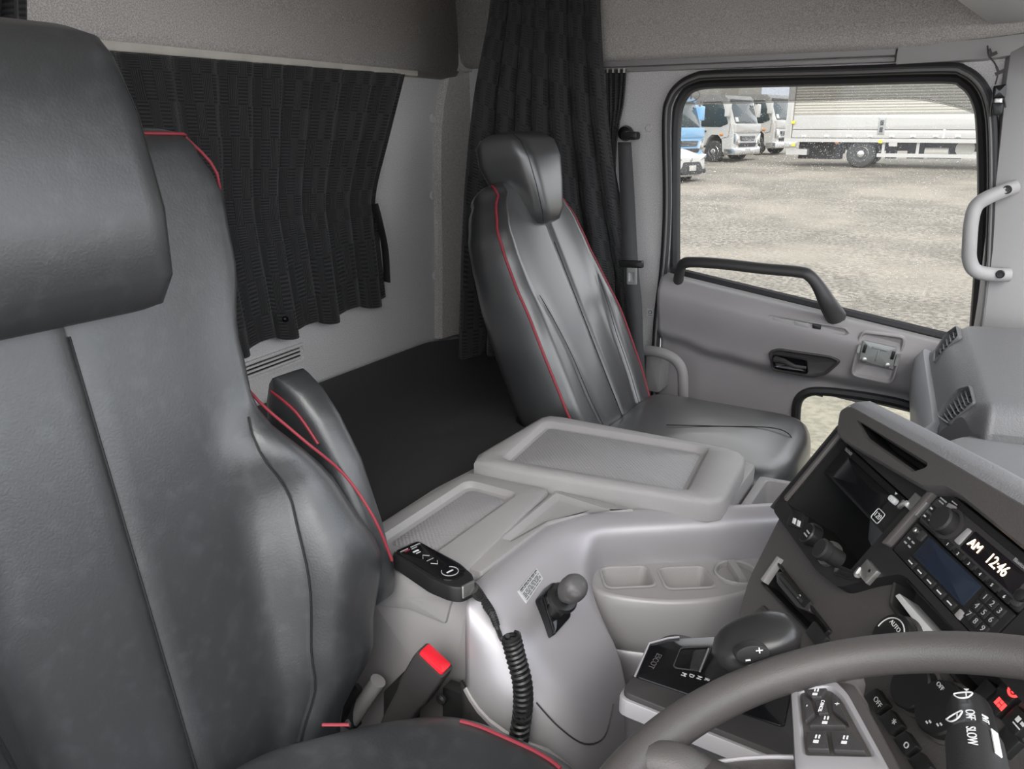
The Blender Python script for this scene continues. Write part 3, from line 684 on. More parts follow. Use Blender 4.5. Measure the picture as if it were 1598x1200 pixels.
m = M(); m.tube(spline([PZ(1040, 663, .846), PZ(1120, 665, .847), PZ(1200, 667, .846), PZ(1232, 678, .838), PZ(1238, 700, .815)], 5), .0012, 5); mk('seam', m, SEAM, co)
m = M(); m.box((-.5, 1.69, .48), (.4, .36, .36)); mk('seat_base', m, DKG, ps)

# driver seat
dsq = thing('driver_seat', 'large black leatherette driver seat with red piping in the foreground', 'seat', (-.5, .45, .3))
hwd = [(0, .22), (.12, .285), (.27, .308), (.42, .285), (.58, .222), (.7, .226), (.85, .256), (.95, .262), (1, .24)]
sm_t = [(0, .62), (.25, .60), (.5, .74), (.62, .9), (1, .95)]; bo_t = [(0, .03), (.15, .07), (.3, .098), (.5, .055), (.62, .010), (1, 0)]
m, ed, (b0, ey, ez, ef) = seat_back(hwd, .805, (-.70, .68), math.radians(11), .45, [(0, .15), (.5, .15), (1, .11)], sm_t, bo_t, .036)
bk = mk('backrest', m, LEAW, dsq, smooth=60)
ne = len(ed[1]) - 1
def pl_(s, i, q):
    t = i / ne; return q + ey * (s * .006) + ef * (.013 * (1 - sst(.45, .55, t)) - .03 * sst(.52, .62, t) * (1 - sst(.80, .9, t)) + .004)
cut = ne - 3
path = [pl_(1, i, q) for i, q in enumerate(ed[1])][9:cut] + [q + ez * .004 - ef * .002 for q in reversed(ed['top'])] + list(reversed([pl_(-1, i, q) for i, q in enumerate(ed[-1])][9:cut]))
mk('piping', piping(spline(path[::3], 4), r=.0021), RED, bk, label='red piping')
m = M(); m.tube([b0 + ez * h + ef * .0085 for h in [.0 + .02 * i for i in range(32)]], .0013, 5); mk('seam', m, SEAM, bk)
for s in (-1, 1):
    m = M(); pts = []
    for i in range(24):
        h = .0 + .47 * i / 23; v = h / .805; su = interp(sm_t, v); pts.append(b0 + ey * (s * su * interp(hwd, v)) + ez * h + ef * (.0 + interp(bo_t, v) * sst(su * .75, min(1, su + .12), su)))
    m.tube(pts, .0013, 5); mk('seam', m, SEAM, bk)
hf = Fr(V((-.785, .445, 1.312)), (0, -1, 0), (-.16, 0, .987)); hf.z = V((.987, 0, .16))
rows = [(-.004, .08, .09, .004, -.02), (.0, .10, .11, .02, -.04), (.03, .108, .126, .04, -.05), (.1, .112, .134, .048, -.07), (.2, .112, .134, .042, -.08), (.26, .108, .13, .028, -.08), (.285, .11, .135, .005, -.075), (.298, .095, .115, -.02, -.065), (.301, .06, .08, -.04, -.05)]
m = headrest(hf, rows); hr = mk('headrest', m, LEAW, dsq, smooth=60)
for s in (-1, 1):
    m = M(); m.tube([hf.p(s * (wf - .0088), h, d - .0088) for h, wf, wb, d, _ in rows[1:-2]], .0014, 5); mk('seam', m, SEAM, hr)
dc = [(-.68, .2), (-.2, .2), (-.16, .26), (-.16, .56), (-.26, .655), (-.32, .70), (-.49, .70), (-.575, .63), (-.68, .50)]
co, e, L = cushion(dc, .60, .782, .045, .004, LEAW, dsq)
m = M(); m.tube([V((q.x, q.y, q.z + .001)) for q in L[6] if q.y > .66 and q.x > -.53 ], .0024, 8); mk('piping', m, RED, co, label='red piping')
m = M(); m.tube([PD(503, 1131, .93), PD(545, 1131, .93)], .002, 8); mk('piping', m, RED, bk, label='red piping')
m = M(); m.box((-.45, .45, .44), (.45, .38, .34)); mk('seat_base', m, DKG, dsq)
# folded armrest on the inner side of the backrest
af = Fr(V((-.712, .732, .84)), V((0, 1, 0)), V((-.28, 0, .96))); af.z = af.x.cross(af.y)
m = M(); loops = []
for h, x_0, x_1 in [(-.02, -.04, .05), (-.01, -.06, .07), (.02, -.075, .085), (.1, -.08, .09), (.2, -.075, .085), (.27, -.065, .065), (.31, -.05, .045), (.335, -.03, .02), (.342, -.015, .005)]:
    loops.append([af.p(a, h, b - .012) for a, b in rp([(.0, x_0), (.056, x_0), (.056, x_1 * .9), (.0, x_1 * .9)], .035, 6)])
m.loft(loops, True, True, True); ar = mk('armrest', m, LEAW, dsq, smooth=60, label='folded black armrest')
m = M(); m.tube(spline([af.p(.0, .325, -.03), af.p(-.002, .29, .01), af.p(-.001, .24, .034)], 5), .0022, 6); mk('piping', m, RED, ar, label='red piping')

# buckle
by = .735
bt = thing('belt_buckle', 'dark grey belt buckle with red release button beside the driver seat', 'buckle', PY(620, 1120, by))
a, b = PY(622, 1120, by), PY(678, 1030, by); ax = (b - a).normalized(); fr = Fr(a, ax.cross(V((0, -1, 0))), ax); 
fr = Fr(a, V((0, -1, 0)).cross(ax), ax, V((0, -1, 0))); ln_ = (b - a).length
m = M(); loops = []
for h, ww, tt in [(-.12, .017, .010), (-.03, .018, .011), (.0, .02, .012), (ln_ * .35, .0215, .013), (ln_ * .5, .024, .0145), (ln_ * .52, .0255, .015), (ln_ - .012, .0265, .0155), (ln_, .0255, .0145)]:
    loops.append([fr.p(u, h, v) for u, v in rp([(-ww, -tt), (ww, -tt), (ww, tt), (-ww, tt)], .006, 4)])
m.loft(loops, True, True, True); mk('housing', m, DKG, bt)
tf = Fr(fr.p(0, ln_, 0), fr.x, fr.z, fr.y)
m = M(); m.pad(tf, rect(-.022, -.011, .022, .011), -.02, .006, .004, .002); mk('release_button', m, REDB, bt, label='red release button')
# brackets beside the driver cushion
sb = thing('seat_bracket', 'black steel seat bracket below the buckle', 'bracket', PY(740, 1110, .74))
m = M(); fr = Fr((0, .76, 0), (1, 0, 0), (0, 0, 1), (0, -1, 0)); B2 = lambda px, py: (lambda q: (q.x, q.z))(PY(px, py, .76))
m.pad(fr, [B2(*q) for q in [(690, 1072), (772, 1102), (800, 1150), (800, 1190), (690, 1190)]], -.02, .0, .004, .002); mk('plate', m, BLK, sb)
m = M(); m.pad(fr, [B2(*q) for q in [(598, 1080), (628, 1050), (640, 1056), (640, 1150), (598, 1150)]], -.025, .0, .004, .002); mk('side_plate', m, BLK, sb)
m = M(); m.pad(fr, [B2(*q) for q in [(760, 1098), (774, 1104), (800, 1146), (790, 1152)]], 0, .006, .002, .002); mk('edge_flange', m, DKG, sb)
for px, py in ((690, 1090), (742, 1110)):
    m = M(); m.lathe(Fr(PY(px, py, .758), (1, 0, 0), (0, 0, 1), (0, -1, 0)), [(.008, 0), (.008, .004), (.005, .007)], 12); mk('bolt', m, BLKM, sb)
m = M(); m.tube([PY(548, 1125, .74), PY(590, 1062, .76)], .013, 12); 
tag(mk('seat_strut', m, GREY), 'pale grey plastic tube strut behind the driver cushion', 'strut')
m = M(); m.tube([PY(530, 1115, .73), PY(545, 1085, .73), PY(560, 1072, .74)], [.014, .012, .008], 8); m.box(PY(545, 1110, .74), (.03, .02, .05))
mk('recline_hinge', m, BLK, dsq)

# ------------------------------------------------------------------ engine cover between the seats
ec = thing('engine_cover', 'silver grey engine cover console with cup holders between the seats', 'console', (-.55, 1.1, .25))
m = M(); fr = Fr((0, 0, 0), (1, 0, 0), (0, 1, 0))
m.pad(fr, [(-.785, .812), (-.56, .812), (-.545, 1.02), (-.50, 1.10), (-.30, 1.24), (-.30, 1.46), (-.735, 1.46), (-.785, 1.05)], .25, .872, .02, .006)
mk('body', m, GREY, ec)
# silver flank: path of the top edge with outward normals and a reach value
fl = [(-.600, .802, (0, -1)), (-.565, .800, (.15, -1)), (-.545, .806, (.55, -.83)), (-.535, .825, (.95, -.3)), (-.534, .88, (1, -.02)), (-.533, .95, (1, -.05)), (-.528, 1.01, (.93, -.36)), (-.51, 1.06, (.8, -.6)), (-.478, 1.10, (.66, -.75)), (-.43, 1.14, (.58, -.81)), (-.36, 1.19, (.56, -.83)), (-.29, 1.24, (.56, -.83)), (-.21, 1.30, (.56, -.83)), (-.16, 1.34, (.56, -.83))]
def flank_prof(s):
    k = sst(.12, .25, s) * (1 - sst(.45, .62, s))          # 1 over the wide forward face
    return [(-.012, .872), (.0, .874), (.018, .869), (.032 + .012 * k, .860 - .010 * k), (.038 + .050 * k, .838 - .020 * k), (.04 + .085 * k, .79 - .01 * k), (.042 + .115 * k, .74), (.042 + .135 * k, .68), (.044 + .15 * k, .60), (.05 + .16 * k, .50), (.06 + .17 * k, .38), (.07 + .18 * k, .25)]
NF = len(fl)
fx = spline([V((a, b, 0)) for a, b, _ in fl], 6); fn = spline([V((*c, 0)).normalized() for _, _, c in fl], 6)
rowsf = []
for i, (q, n_) in enumerate(zip(fx, fn)):
    s = i / (len(fx) - 1); n_ = n_.normalized()
    pr = spline([V((a, 0, b)) for a, b in flank_prof(s)], 3)
    rowsf.append([V((q.x + n_.x * p.x, q.y + n_.y * p.x, p.z)) for p in pr])
i0 = 11
def along(r_, x): k = min(len(r_) - 2, int(x)); return r_[k].lerp(r_[k + 1], x - k)
cuts = [lerp(18, 20.5, k / 6) if k < 6 else min(26, 20.5 + (k - 6) * 1.1) for k in range(len(rowsf) - i0)]
m = M(); m.loft([[along(r_, c * k / 30) for k in range(31)] for r_, c in zip(rowsf[i0:], cuts)], closed=False); mk('silver_flank', m, SILV, ec, solid=.004, smooth=60, label='silver rounded flank')
m = M(); m.loft([[along(r_, lerp(c, 33, k / 8)) + V((-.012, .004, .006 if k == 0 else 0)) for k in range(9)] for r_, c in zip(rowsf[i0:], cuts)], closed=False); mk('carpet_skirt', m, FLOORM, ec, solid=.004, smooth=60, label='dark carpet skirt below the flank')
m = M(); m.tube([along(r_, c) for r_, c in zip(rowsf[i0:], cuts)], .006, 8); mk('flank_edge', m, SILVL, ec)
# plain panel facing the driver seat
m = M(); fr = Fr((0, .80, 0), (1, 0, 0), (0, 0, 1), (0, -1, 0)); E2 = lambda px, py: (lambda q: (q.x, q.z))(PY(px, py, .80))
m.pad(fr, [(-.79, .862)] + [E2(*q) for q in [(736, 926), (728, 975), (745, 1060), (790, 1180)]] + [(-.43, .3), (-.79, .3)], -.02, .0, .004, .004); mk('side_panel', m, SILVL, ec)
m = M(); m.pad(fr, [(-.79, .866)] + [E2(*q) for q in [(718, 925), (706, 940), (698, 972), (640, 948)]] + [(-.79, .77)], -.01, .006, .006, .004); mk('box_front', m, GREY, ec)
# pocket bulge with cup holders: frame along the inner wall
wf = Fr(V((-.455, 1.075, 0)), V((.82, .57, 0)), V((.57, -.82, 0)), V((0, 0, 1)))
zl = .79
outl = [(-.02, .0), (-.035, .045), (-.01, .085), (.08, .112), (.17, .108), (.25, .075), (.30, .02), (.31, -.012)]
outl = [(q.x, q.y) for q in spline([V((a, b, 0)) for a, b in outl], 6)]
m = M(); loops = []
for sc_, dz in [(.97, .008), (1.0, .0), (1.02, -.012), (1.02, -.045), (1.005, -.07), (.97, -.09), (.92, -.097), (.84, -.10)]:
    loops.append([wf.p(lerp(.13, a, .5 + sc_ / 2), b * sc_ - .0 * dz, zl + dz) for a, b in outl])
m.loft(loops, closed=False)
mk('pocket_front', m, SILVL, ec, solid=.003, smooth=60)
loops = []
for sc_, dz in [(.88, -.094), (.945, -.100), (.965, -.110), (.95, -.125), (.88, -.15), (.80, -.24), (.76, -.54)]:
    loops.append([wf.p(lerp(.13, a, .5 + sc_ / 2), b * sc_, zl + dz) for a, b in outl])
m = M(); m.loft(loops, closed=False); mk('pocket_skirt', m, SILV, ec, solid=.003, smooth=60)
# ledge with the three wells
cups = [rect(-.008, .012, .072, .072), rect(.088, .02, .168, .082)]
ash = (.215, .045, .036)
L1 = [(lerp(.13, a, .985), b * .97) for a, b in outl]
led = bmesh.new()
def loop2(pl, h): return [led.verts.new(wf.p(u, v, h)) for u, v in pl]
vo = loop2(L1 + [(.29, -.03), (-.03, -.03)], zl + .008); eds = []
for a, b in zip(vo, vo[1:] + vo[:1]): eds.append(led.edges.new((a, b)))
wells = [rp(ccw(c), .014, 5) for c in cups] + [circ(*ash, 24)]
for wl in wells:
    vv = loop2(wl, zl + .008)
    for a, b in zip(vv, vv[1:] + vv[:1]): eds.append(led.edges.new((a, b)))
bmesh.ops.triangle_fill(led, use_beauty=True, edges=eds)
m = M(); led.verts.index_update(); m.add([v.co.copy() for v in led.verts], [tuple(v.index for v in f.verts) for f in led.faces]); led.free()
mk('holder_ledge', m, GREY, ec, smooth=30)
for c in cups:
    m = M(); c = ccw(c); m.loft([[wf.p(u, v, h) for u, v in rp(inset(c, d), .014, 5)] for d, h in ((-.003, zl + .009), (0, zl + .0105), (.002, zl + .007), (.004, zl - .06), (.012, zl - .072))], True, False, True); mk('cup_holder', m, GREY, ec)
af2 = Fr(wf.p(ash[0], ash[1], zl + .008), wf.x, wf.y, (0, 0, 1))
m = M(); m.lathe(af2, [(.036, -.03), (.037, .004), (.035, .006), (.032, .004), (.031, -.004)], 28); m.box((0, 0, .003), (.012, .06, .012), af2); mk('ashtray', m, GREY, ec, label='round ashtray with a bar grip')
# inner wall between band and ledge
m = M(); m.loft([[wf.p(a, -.03, zl - .02) for a in (-.05, .1, .2, .33)], [wf.p(a, -.03, .855) for a in (-.05, .1, .2, .33)]], closed=False); mk('inner_wall', m, GREY, ec, solid=.004)
# lever socket, decal, storage slots
m = M(); dfm = Fr(PD(840, 912, 1.0), V((.15, .55, .1)), V((-.6, 0, .8)))
def flankpt(px, py, off=.002):
    best = None
    for i in range(i0, len(rowsf)):
        for q in rowsf[i]:
            v = q - CAM; k = v.dot(FW); x_ = 799 + FPX * v.dot(RT) / k; y_ = 600 - FPX * v.dot(UP) / k
            d = (x_ - px) ** 2 + (y_ - py) ** 2
            if best is None or d < best[0]: best = (d, q, i)
    return best[1]
def flankfr(px, py, off=.004):
    a, b, c = flankpt(px, py), flankpt(px + 22, py + 4), flankpt(px + 3, py + 26)
    n_ = (b - a).cross(c - a).normalized()
    if n_.dot(CAM - a) < 0: n_ = -n_
    o = a; d = ray(px, py); t = (o - CAM).dot(n_) / d.dot(n_); o = CAM + d * t
    ex = (V((0, 1, 0)) - n_ * n_.y).normalized(); return Fr(o + n_ * off, ex, n_.cross(ex), n_)
m = M(); m.tube(spline([flankpt(*q) + (CAM - flankpt(*q)).normalized() * .006 for q in [(832, 1100), (864, 1137), (912, 1158), (945, 1150), (962, 1100)]], 5), .0012, 6); mk('flank_groove', m, DKG, ec)
lf = flankfr(840, 912)
dq = [lf.pick(*q) for q in [(808, 922), (837, 886), (848, 903), (822, 941)]]
m = M(); m.pad(lf, dq, -.004, .0006, .001, .0002); 
wl = tag(mk('warning_label', m, DECAL), 'silver printed warning label on the console flank', 'sticker')
m = M(); rn = random.Random(2)
for t in (.12, .24, .42, .52, .62, .72, .86):
    a_, b_ = V(dq[0]).lerp(V(dq[3]), t), V(dq[1]).lerp(V(dq[2]), t); u0 = .06
    while u0 < .9:
        u1 = min(.94, u0 + rn.uniform(.05, .16)); p_, q_ = a_.lerp(b_, u0), a_.lerp(b_, u1); m.tube([lf.p(p_.x, p_.y, .0006), lf.p(q_.x, q_.y, .0006)], .0007 if t != .12 else .0011, 4); u0 = u1 + .04
ROOTLOC[wl.name] = V(); lpn = mk('label_print', m, DKG, wl); lpn['kind'] = 'stuff'
lv = thing('parking_lever', 'black lever with round knob on the silver console flank', 'lever', lf.p(.04, -.06, 0))
sf = flankfr(858, 955)
sq = [sf.pick(*q) for q in [(838, 935), (856, 912), (880, 925), (884, 968), (858, 997)]]
m = M(); m.pad(sf, sq, -.01, .014, .006, .005); mk('socket', m, GLOSS, lv)
k0 = sf.o; kk = (k0 - CAM).dot(FW)
m = M(); m.tube([PD(862, 960, kk), PD(872, 945, kk - .03), PD(884, 928, kk - .055)], [.014, .012, .010], 12); mk('boot', m, BLK, lv)
a, b = PD(872, 938, kk - .045), PD(906, 908, kk - .10); dr = (b - a).normalized(); kf = Fr(a, dr.orthogonal(), dr.cross(dr.orthogonal()), dr)
m = M(); m.lathe(kf, [(.009, 0), (.009, .006), (.021, .008), (.023, .013), (.020, .018), (.011, .019), (.010, .024)], 24); mk('collar', m, BLK, lv)
m = M(); m.lathe(kf, [(.010, .02), (.013, .026), (.0175, .036), (.019, .046), (.0185, .056), (.016, .063), (.011, .067), (.004, .068)], 24); mk('knob', m, mat('worn_dark_knob', (.085, .08, .08), .55, wear=(90, (.18, .17, .17), .6, .5, .7)), lv)

# hidden storage box with tray next to the driver seat
bx_ = thing('console_box', 'small grey console box with dotted tray top beside the driver seat', 'console', (-.67, .97, .855))
fr = Fr((0, 0, 0), (1, 0, 0), (0, 1, 0))
out = [(-.775, .805), (-.565, .805), (-.588, 1.13), (-.755, 1.118)]
inn = [(-.738, .79 + .04), (-.635, .79 + .04), (-.628, 1.085), (-.735, 1.085)]
m = M(); m.dish(fr, out, inn, .84, .884, .873, .012, .02, .006, .004); mk('tray_top', m, LIDM, bx_)
m = M(); m.pad(fr, inset(ccw(inn), .014), .8725, .8737, .015, .0004); mk('dotted_mat', m, DOTM, bx_)
# slot beside it
sl = [(-.575, .93), (-.553, .93), (-.50, 1.115), (-.575, 1.13)]
m = M(); m.dish(fr, [(-.58, .84), (-.548, .84), (-.535, 1.02), (-.49, 1.10), (-.43, 1.14), (-.58, 1.14)], [(-.572, .94), (-.556, .94), (-.538, 1.03), (-.50, 1.085), (-.465, 1.115), (-.572, 1.125)], .85, .880, .873, .004, .005, .002, .008)
mk('side_tray', m, GREY, ec)
m = M(); q = PZ(798, 858, .868); m.pad(Fr(q, (.1, 1, 0), (1, -.1, 0), (0, 0, 1)), rect(-.03, -.006, .03, .012), -.01, .004, .003, .001)
tag(mk('box_latch', m, GLOSS), 'small black latch between console box and silver flank', 'latch')

# large lid
lid = thing('storage_tray', 'large grey raised tray lid with dotted tray recess between the seats', 'tray', (-.53, 1.25, .86))
out = [(-.757, 1.118), (-.62, 1.130), (-.45, 1.156), (-.31, 1.180), (-.292, 1.205), (-.306, 1.40), (-.335, 1.427), (-.748, 1.415)]
inn = [(-.702, 1.150), (-.356, 1.196), (-.381, 1.403), (-.726, 1.370)]
m = M(); m.dish(fr, out, inn, .868, .910, .898, .03, .012, .012, .006, 6); mk('lid_shell', m, LIDM, lid, smooth=50)
m = M(); m.pad(fr, inset(ccw(inn), .014), .8975, .8987, .01, .0004); mk('dotted_mat', m, DOTM, lid)
# open pocket right of the lid
m = M(); po = [(-.292, 1.27), (-.13, 1.34), (-.13, 1.475), (-.292, 1.455)]
m.dish(fr, po, [(-.275, 1.30), (-.14, 1.36), (-.14, 1.462), (-.275, 1.443)], .5, .85, .77, .008, .012, .004, .006); pk_ = mk('front_pocket', m, GREY, ec)
m = M(); m.box((-.205, 1.375, .80), (.13, .006, .06)); mk('pocket_divider', m, GREY, ec)

# handset with coiled cord
hs = thing('cable_handset', 'black wired handset lying on the small console box', 'remote', PZ(680, 885, .885))
a, b = PZ(640, 857, .905), PZ(722, 906, .905); ax = (b - a).normalized(); hfm = Fr((a + b) / 2 + V((0, 0, .0)), ax, V((0, 0, 1)).cross(ax), (0, 0, 1)); hl = (b - a).length / 2 + .012
sh = [(-hl, -.026), (-hl, .026), (hl * .3, .029), (hl * .8, .022), (hl, .012), (hl, -.012), (hl * .8, -.022), (hl * .3, -.029)]
m = M(); m.pad(hfm, sh, -.024, .0, .008, .004, 5); mk('shell', m, BLK, hs)
m = M(); m.pad(hfm, [(-hl + .004, -.022), (-hl + .004, .022), (hl * .55, .021), (hl * .72, .012), (hl * .72, -.012), (hl * .55, -.021)], -.001, .0025, .006, .001); mk('face_plate', m, GLOSS, hs)
m = M(); m.pad(hfm, rect(-hl - .0005, -.02, -hl + .006, .02), -.006, .0008, .002, .001); mk('end_strip', m, METAL, hs)
m = M(); m.pad(hfm, rect(hl - .003, -.011, hl + .001, .011), -.018, .0005, .002, .001); mk('cord_collar', m, METAL, hs)
bars('logo_print', hfm, [(-hl + .012, .010, .0016, .018), (-hl + .012, -.011, .0016, .014), (-hl + .017, .004, .0012, .010)], DIMW, hs, .0028)
bars('red_print', hfm, [(-hl + .0155, -.008, .002, .010)], RED, hs, .0028)
for bb_ in [(-hl + .026, 0, .003, .010), (-hl + .032, 0, .001, .008), (hl * .45, 0, .0025, .011)]: bars('button_print', hfm, [bb_], WHITE, hs, .0028)
m = M()
for sg in (-1, 1):
    m.tube([hfm.p(-.012 + sg * .009, .006, .0028), hfm.p(-.012 + sg * .017, 0, .0028), hfm.p(-.012 + sg * .009, -.006, .0028)], .0006, 4)
m.box((-.012, 0, .0028), (.0012, .012, .0004), hfm); mk('arrow_print', m, DIMW, hs)
m = M(); m.tube([hfm.p(hl * .45 + .012 * math.cos(t), .012 * math.sin(t), .003) for t in [x * PI / 10 for x in range(-8, 9)]], .0007, 5); mk('button_ring', m, DIMW, hs)
cs = spline([PZ(738, 918, .893), PY(752, 935, .80), PY(768, 958, .785), PY(778, 985, .78), PY(784, 998, .755), PY(792, 992, .745)], 8)
m = M(); k = len(cs); m.tube(cs, [.0075 - .004 * sst(0, .6, i / k) for i in range(k)], 8)
for i in range(0, int(k * .55)):
    q = cs[i]; t = (cs[i + 1] - q).normalized(); m.tube([q - t * .001, q + t * .001], .0088 - .004 * sst(0, .6, i / k), 10)
mk('strain_relief', m, BLKM, hs)
ax_ = spline([PY(797, 993, .742), PY(805, 1025, .742), PY(815, 1065, .74), PY(816, 1105, .738), PY(810, 1150, .735), PY(806, 1190, .735)], 40)
pts = []; nc = 25; Na = len(ax_) - 1; steps = nc * 14
for i in range(steps + 1):
    t = i / steps * Na; j = min(Na - 1, int(t)); q = ax_[j].lerp(ax_[j + 1], t - j); tg = (ax_[j + 1] - ax_[j]).normalized()
    n1 = V((0, 1, 0)); n1 = (n1 - tg * n1.dot(tg)).normalized(); n2 = tg.cross(n1); an = 2 * PI * i / 14
    pts.append(q + (n1 * math.cos(an) + n2 * math.sin(an)) * .0112)
m = M(); m.tube(pts, .0029, 6); mk('coiled_cord', m, BLK, hs)

# seat belt of the passenger seat
sbt = thing('seat_belt', 'grey webbing seat belt hanging beside the passenger door', 'seat belt', PY(980, 208, 2.15))
m = M(); kf = Fr(PY(979, 208, 2.17), (1, 0, 0), (0, 0, 1), (0, -1, 0))
m.lathe(kf, [(.014, -.02), (.02, 0), (.022, .015), (.018, .026), (.008, .031)], 20); mk('anchor_knob', m, GLOSS, sbt)
m = M(); m.pad(Fr(PY(985, 210, 2.15), (1, 0, 0), (0, 0, 1), (0, -1, 0)), rect(-.028, -.014, .022, .008), -.012, .012, .008, .004); mk('anchor_loop', m, BLK, sbt)
lft = spline([PY(964, 222, 2.12), PY(967, 300, 2.085), PY(971, 400, 2.065), PY(977, 470, 2.055), PY(982, 540, 2.05), PY(990, 600, 2.05)], 6)
rgt = spline([PY(985, 222, 2.125), PY(990, 300, 2.09), PY(995, 400, 2.07), PY(1001, 470, 2.06), PY(1004, 540, 2.055), PY(1008, 600, 2.055)], 6)
m = M(); m.loft([lft, rgt], closed=False); mk('webbing', m, WEB, sbt, solid=.0018)
tf = Fr(PY(986, 412, 2.06), (1, 0, .05), (0, 0, 1), (0, -1, 0))
m = M(); m.pad(tf, rect(-.034, -.010, .034, .010), -.006, .008, .005, .003); mk('tongue_grip', m, BLK, sbt)
m = M(); m.dish(tf, rect(-.014, -.058, .016, -.008), rect(-.006, -.048, .008, -.024), .0, .004, .001, .004, .003, .001, .001); mk('tongue', m, PLATE, sbt)

# ------------------------------------------------------------------ dashboard: centre stack
O = V((-.116, 1.115, 1.08)); HX = V((.524, -.852, 0)); DN = V((-.464, -.285, -.839)); NRM = -HX.cross(DN).normalized()
S = Fr(O, HX, -DN, NRM)                                     # u to the driver, v up the panel, h out of it
def sp(*pts, h=0): return [S.pick(a, b, h) for a, b in pts]
da = thing('dashboard', 'dark grey dashboard wrapping round from the passenger vents to the driver', 'dashboard', (.3, 1.2, .9))
# backing panel (continues under the steering wheel)
pk2 = ccw([(.228, -.066), (.43, -.062), (.44, -.098), (.262, -.103)])
swb = ccw(sp((1212, 873), (1298, 985), (1277, 1004), (1188, 912), h=-.012))
lp = rp(ccw([(-.028, -.13), (.2, -.13), (.236, -.058), (.55, -.05), (.75, -.15), (.75, -.45), (.2, -.45), (.02, -.24)]), .012, 4)
m = holed(S, lp, [rp(inset(pk2, .001), .005, 4), rp(inset(swb, .001), .003, 4)], -.014); m.loft([[S.p(u, v, h) for u, v in lp] for h in (-.014, -.06)]); mk('lower_panel', m, DASH, da)
m = M(); bz = sp((1308, 672), (1428, 748), (1462, 752), (1478, 756), (1625, 872), h=.006) 
bz = [(-.025, .012), (.175, .02), (.20, .045), (.22, .052), (.50, .048), (.50, -.06), (.40, -.062), (.262, -.062), (.225, -.10), (.20, -.132), (.15, -.142), (-.02, -.142), (-.028, -.12)]
# outline ring with cut-outs: a plate made of bars so that the bays stay open
def bar(poly, h0, h1, r=.004, b=.002): 
    q = M(); q.pad(S, poly, h0, h1, r, b); return q
bay = bmesh.new(); eds = []
def sl2(pl, h): return [bay.verts.new(S.p(u, v, h)) for u, v in pl]
def addl(pl):
    vv = sl2(pl, .004)
    for a, b in zip(vv, vv[1:] + vv[:1]): eds.append(bay.edges.new((a, b)))
bayA = rect(.0, -.118, .194, .002); bayB = rect(.222, -.053, .405, .04)
addl(rp(ccw(bz), .012, 4)); addl(rp(ccw(bayA), .004, 3)); addl(rp(ccw(bayB), .004, 3))
bmesh.ops.triangle_fill(bay, use_beauty=True, edges=eds); bay.verts.index_update()
m = M(); m.add([v.co.copy() for v in bay.verts], [tuple(v.index for v in f.verts) for f in bay.faces]); bay.free()
for pl, d in ((bayA, -.09), (bayB, -.05)):
    pl = ccw(pl); q = M(); q.loft([[S.p(u, v, h) for u, v in rp(inset(pl, -.0005), .004, 3)] for h in (.003, d)], True, False, True); mk('bay_liner', q, DEEP, da)
pl = ccw(bz); m.loft([[S.p(u, v, h) for u, v in rp(pl, .012, 4)] for h in (.004, -.03)], True)
mk('stack_bezel', m, BLKM, da, smooth=30)
# light trim strips on the bezel's left edges
m = bar([(-.012, .008), (-.004, .008), (-.004, -.118), (-.012, -.115)], 0, .009, .003, .002); mk('trim_strip', m, STRIP, da)
m = bar([(.212, .043), (.221, .043), (.221, -.052), (.212, -.056)], 0, .012, .003, .002); mk('trim_strip', m, STRIP, da)
# hood
HH = .024
tp = sp((1311, 641), (1325, 634), (1345, 645), (1450, 703), (1640, 815), h=HH)
bt2 = sp((1640, 880), (1598, 852), (1500, 772), (1474, 757), (1440, 757), (1424, 748), (1318, 686), (1306, 672), h=HH)
slot = sp((1336, 654), (1448, 722), (1446, 729), (1424, 737), (1350, 684), h=HH)
hout = rp(ccw(tp + bt2), .006, 3); hsl = rp(ccw(slot), .004, 3)
m = holed(S, hout, [hsl], HH)
m.loft([[S.p(u, v, HH) for u, v in hsl], [S.p(u, v, HH - .006) for u, v in rp(inset(ccw(slot), .003), .004, 3)]])
m.loft([[S.p(u, v, HH) for u, v in hout], [S.p(u, v, HH - .004) for u, v in rp(inset(ccw(tp + bt2), -.003), .006, 3)], [S.p(u, v, -.02) for u, v in rp(inset(ccw(tp + bt2), -.003), .006, 3)]])
mk('hood', m, DASH, da, smooth=40)
m = M(); m.loft([[S.p(u, v, h) for u, v in rp(inset(ccw(slot), d), .004, 3)] for d, h in ((.003, HH - .006), (.007, HH - .045))], True, False, True); mk('slot_pocket', m, BLKM, da)
m = M(); lo = []
for (u, v) in tp: lo.append([S.p(u, v + .001, HH - .001), S.p(u, v + .010, HH - .004), S.p(u + .0, v + .022, HH - .02), S.p(u, v + .03, -.06)])
m.loft(lo, False); mk('hood_lip', m, DASHT, da, smooth=60)
# left cheek of the stack
m = M(); m.loft([[S.p(-.028, v, h) for h in (.004, -.03, -.08, -.2)] for v in (.012, -.05, -.142)], closed=False); mk('stack_cheek', m, DKG, da, solid=.004)
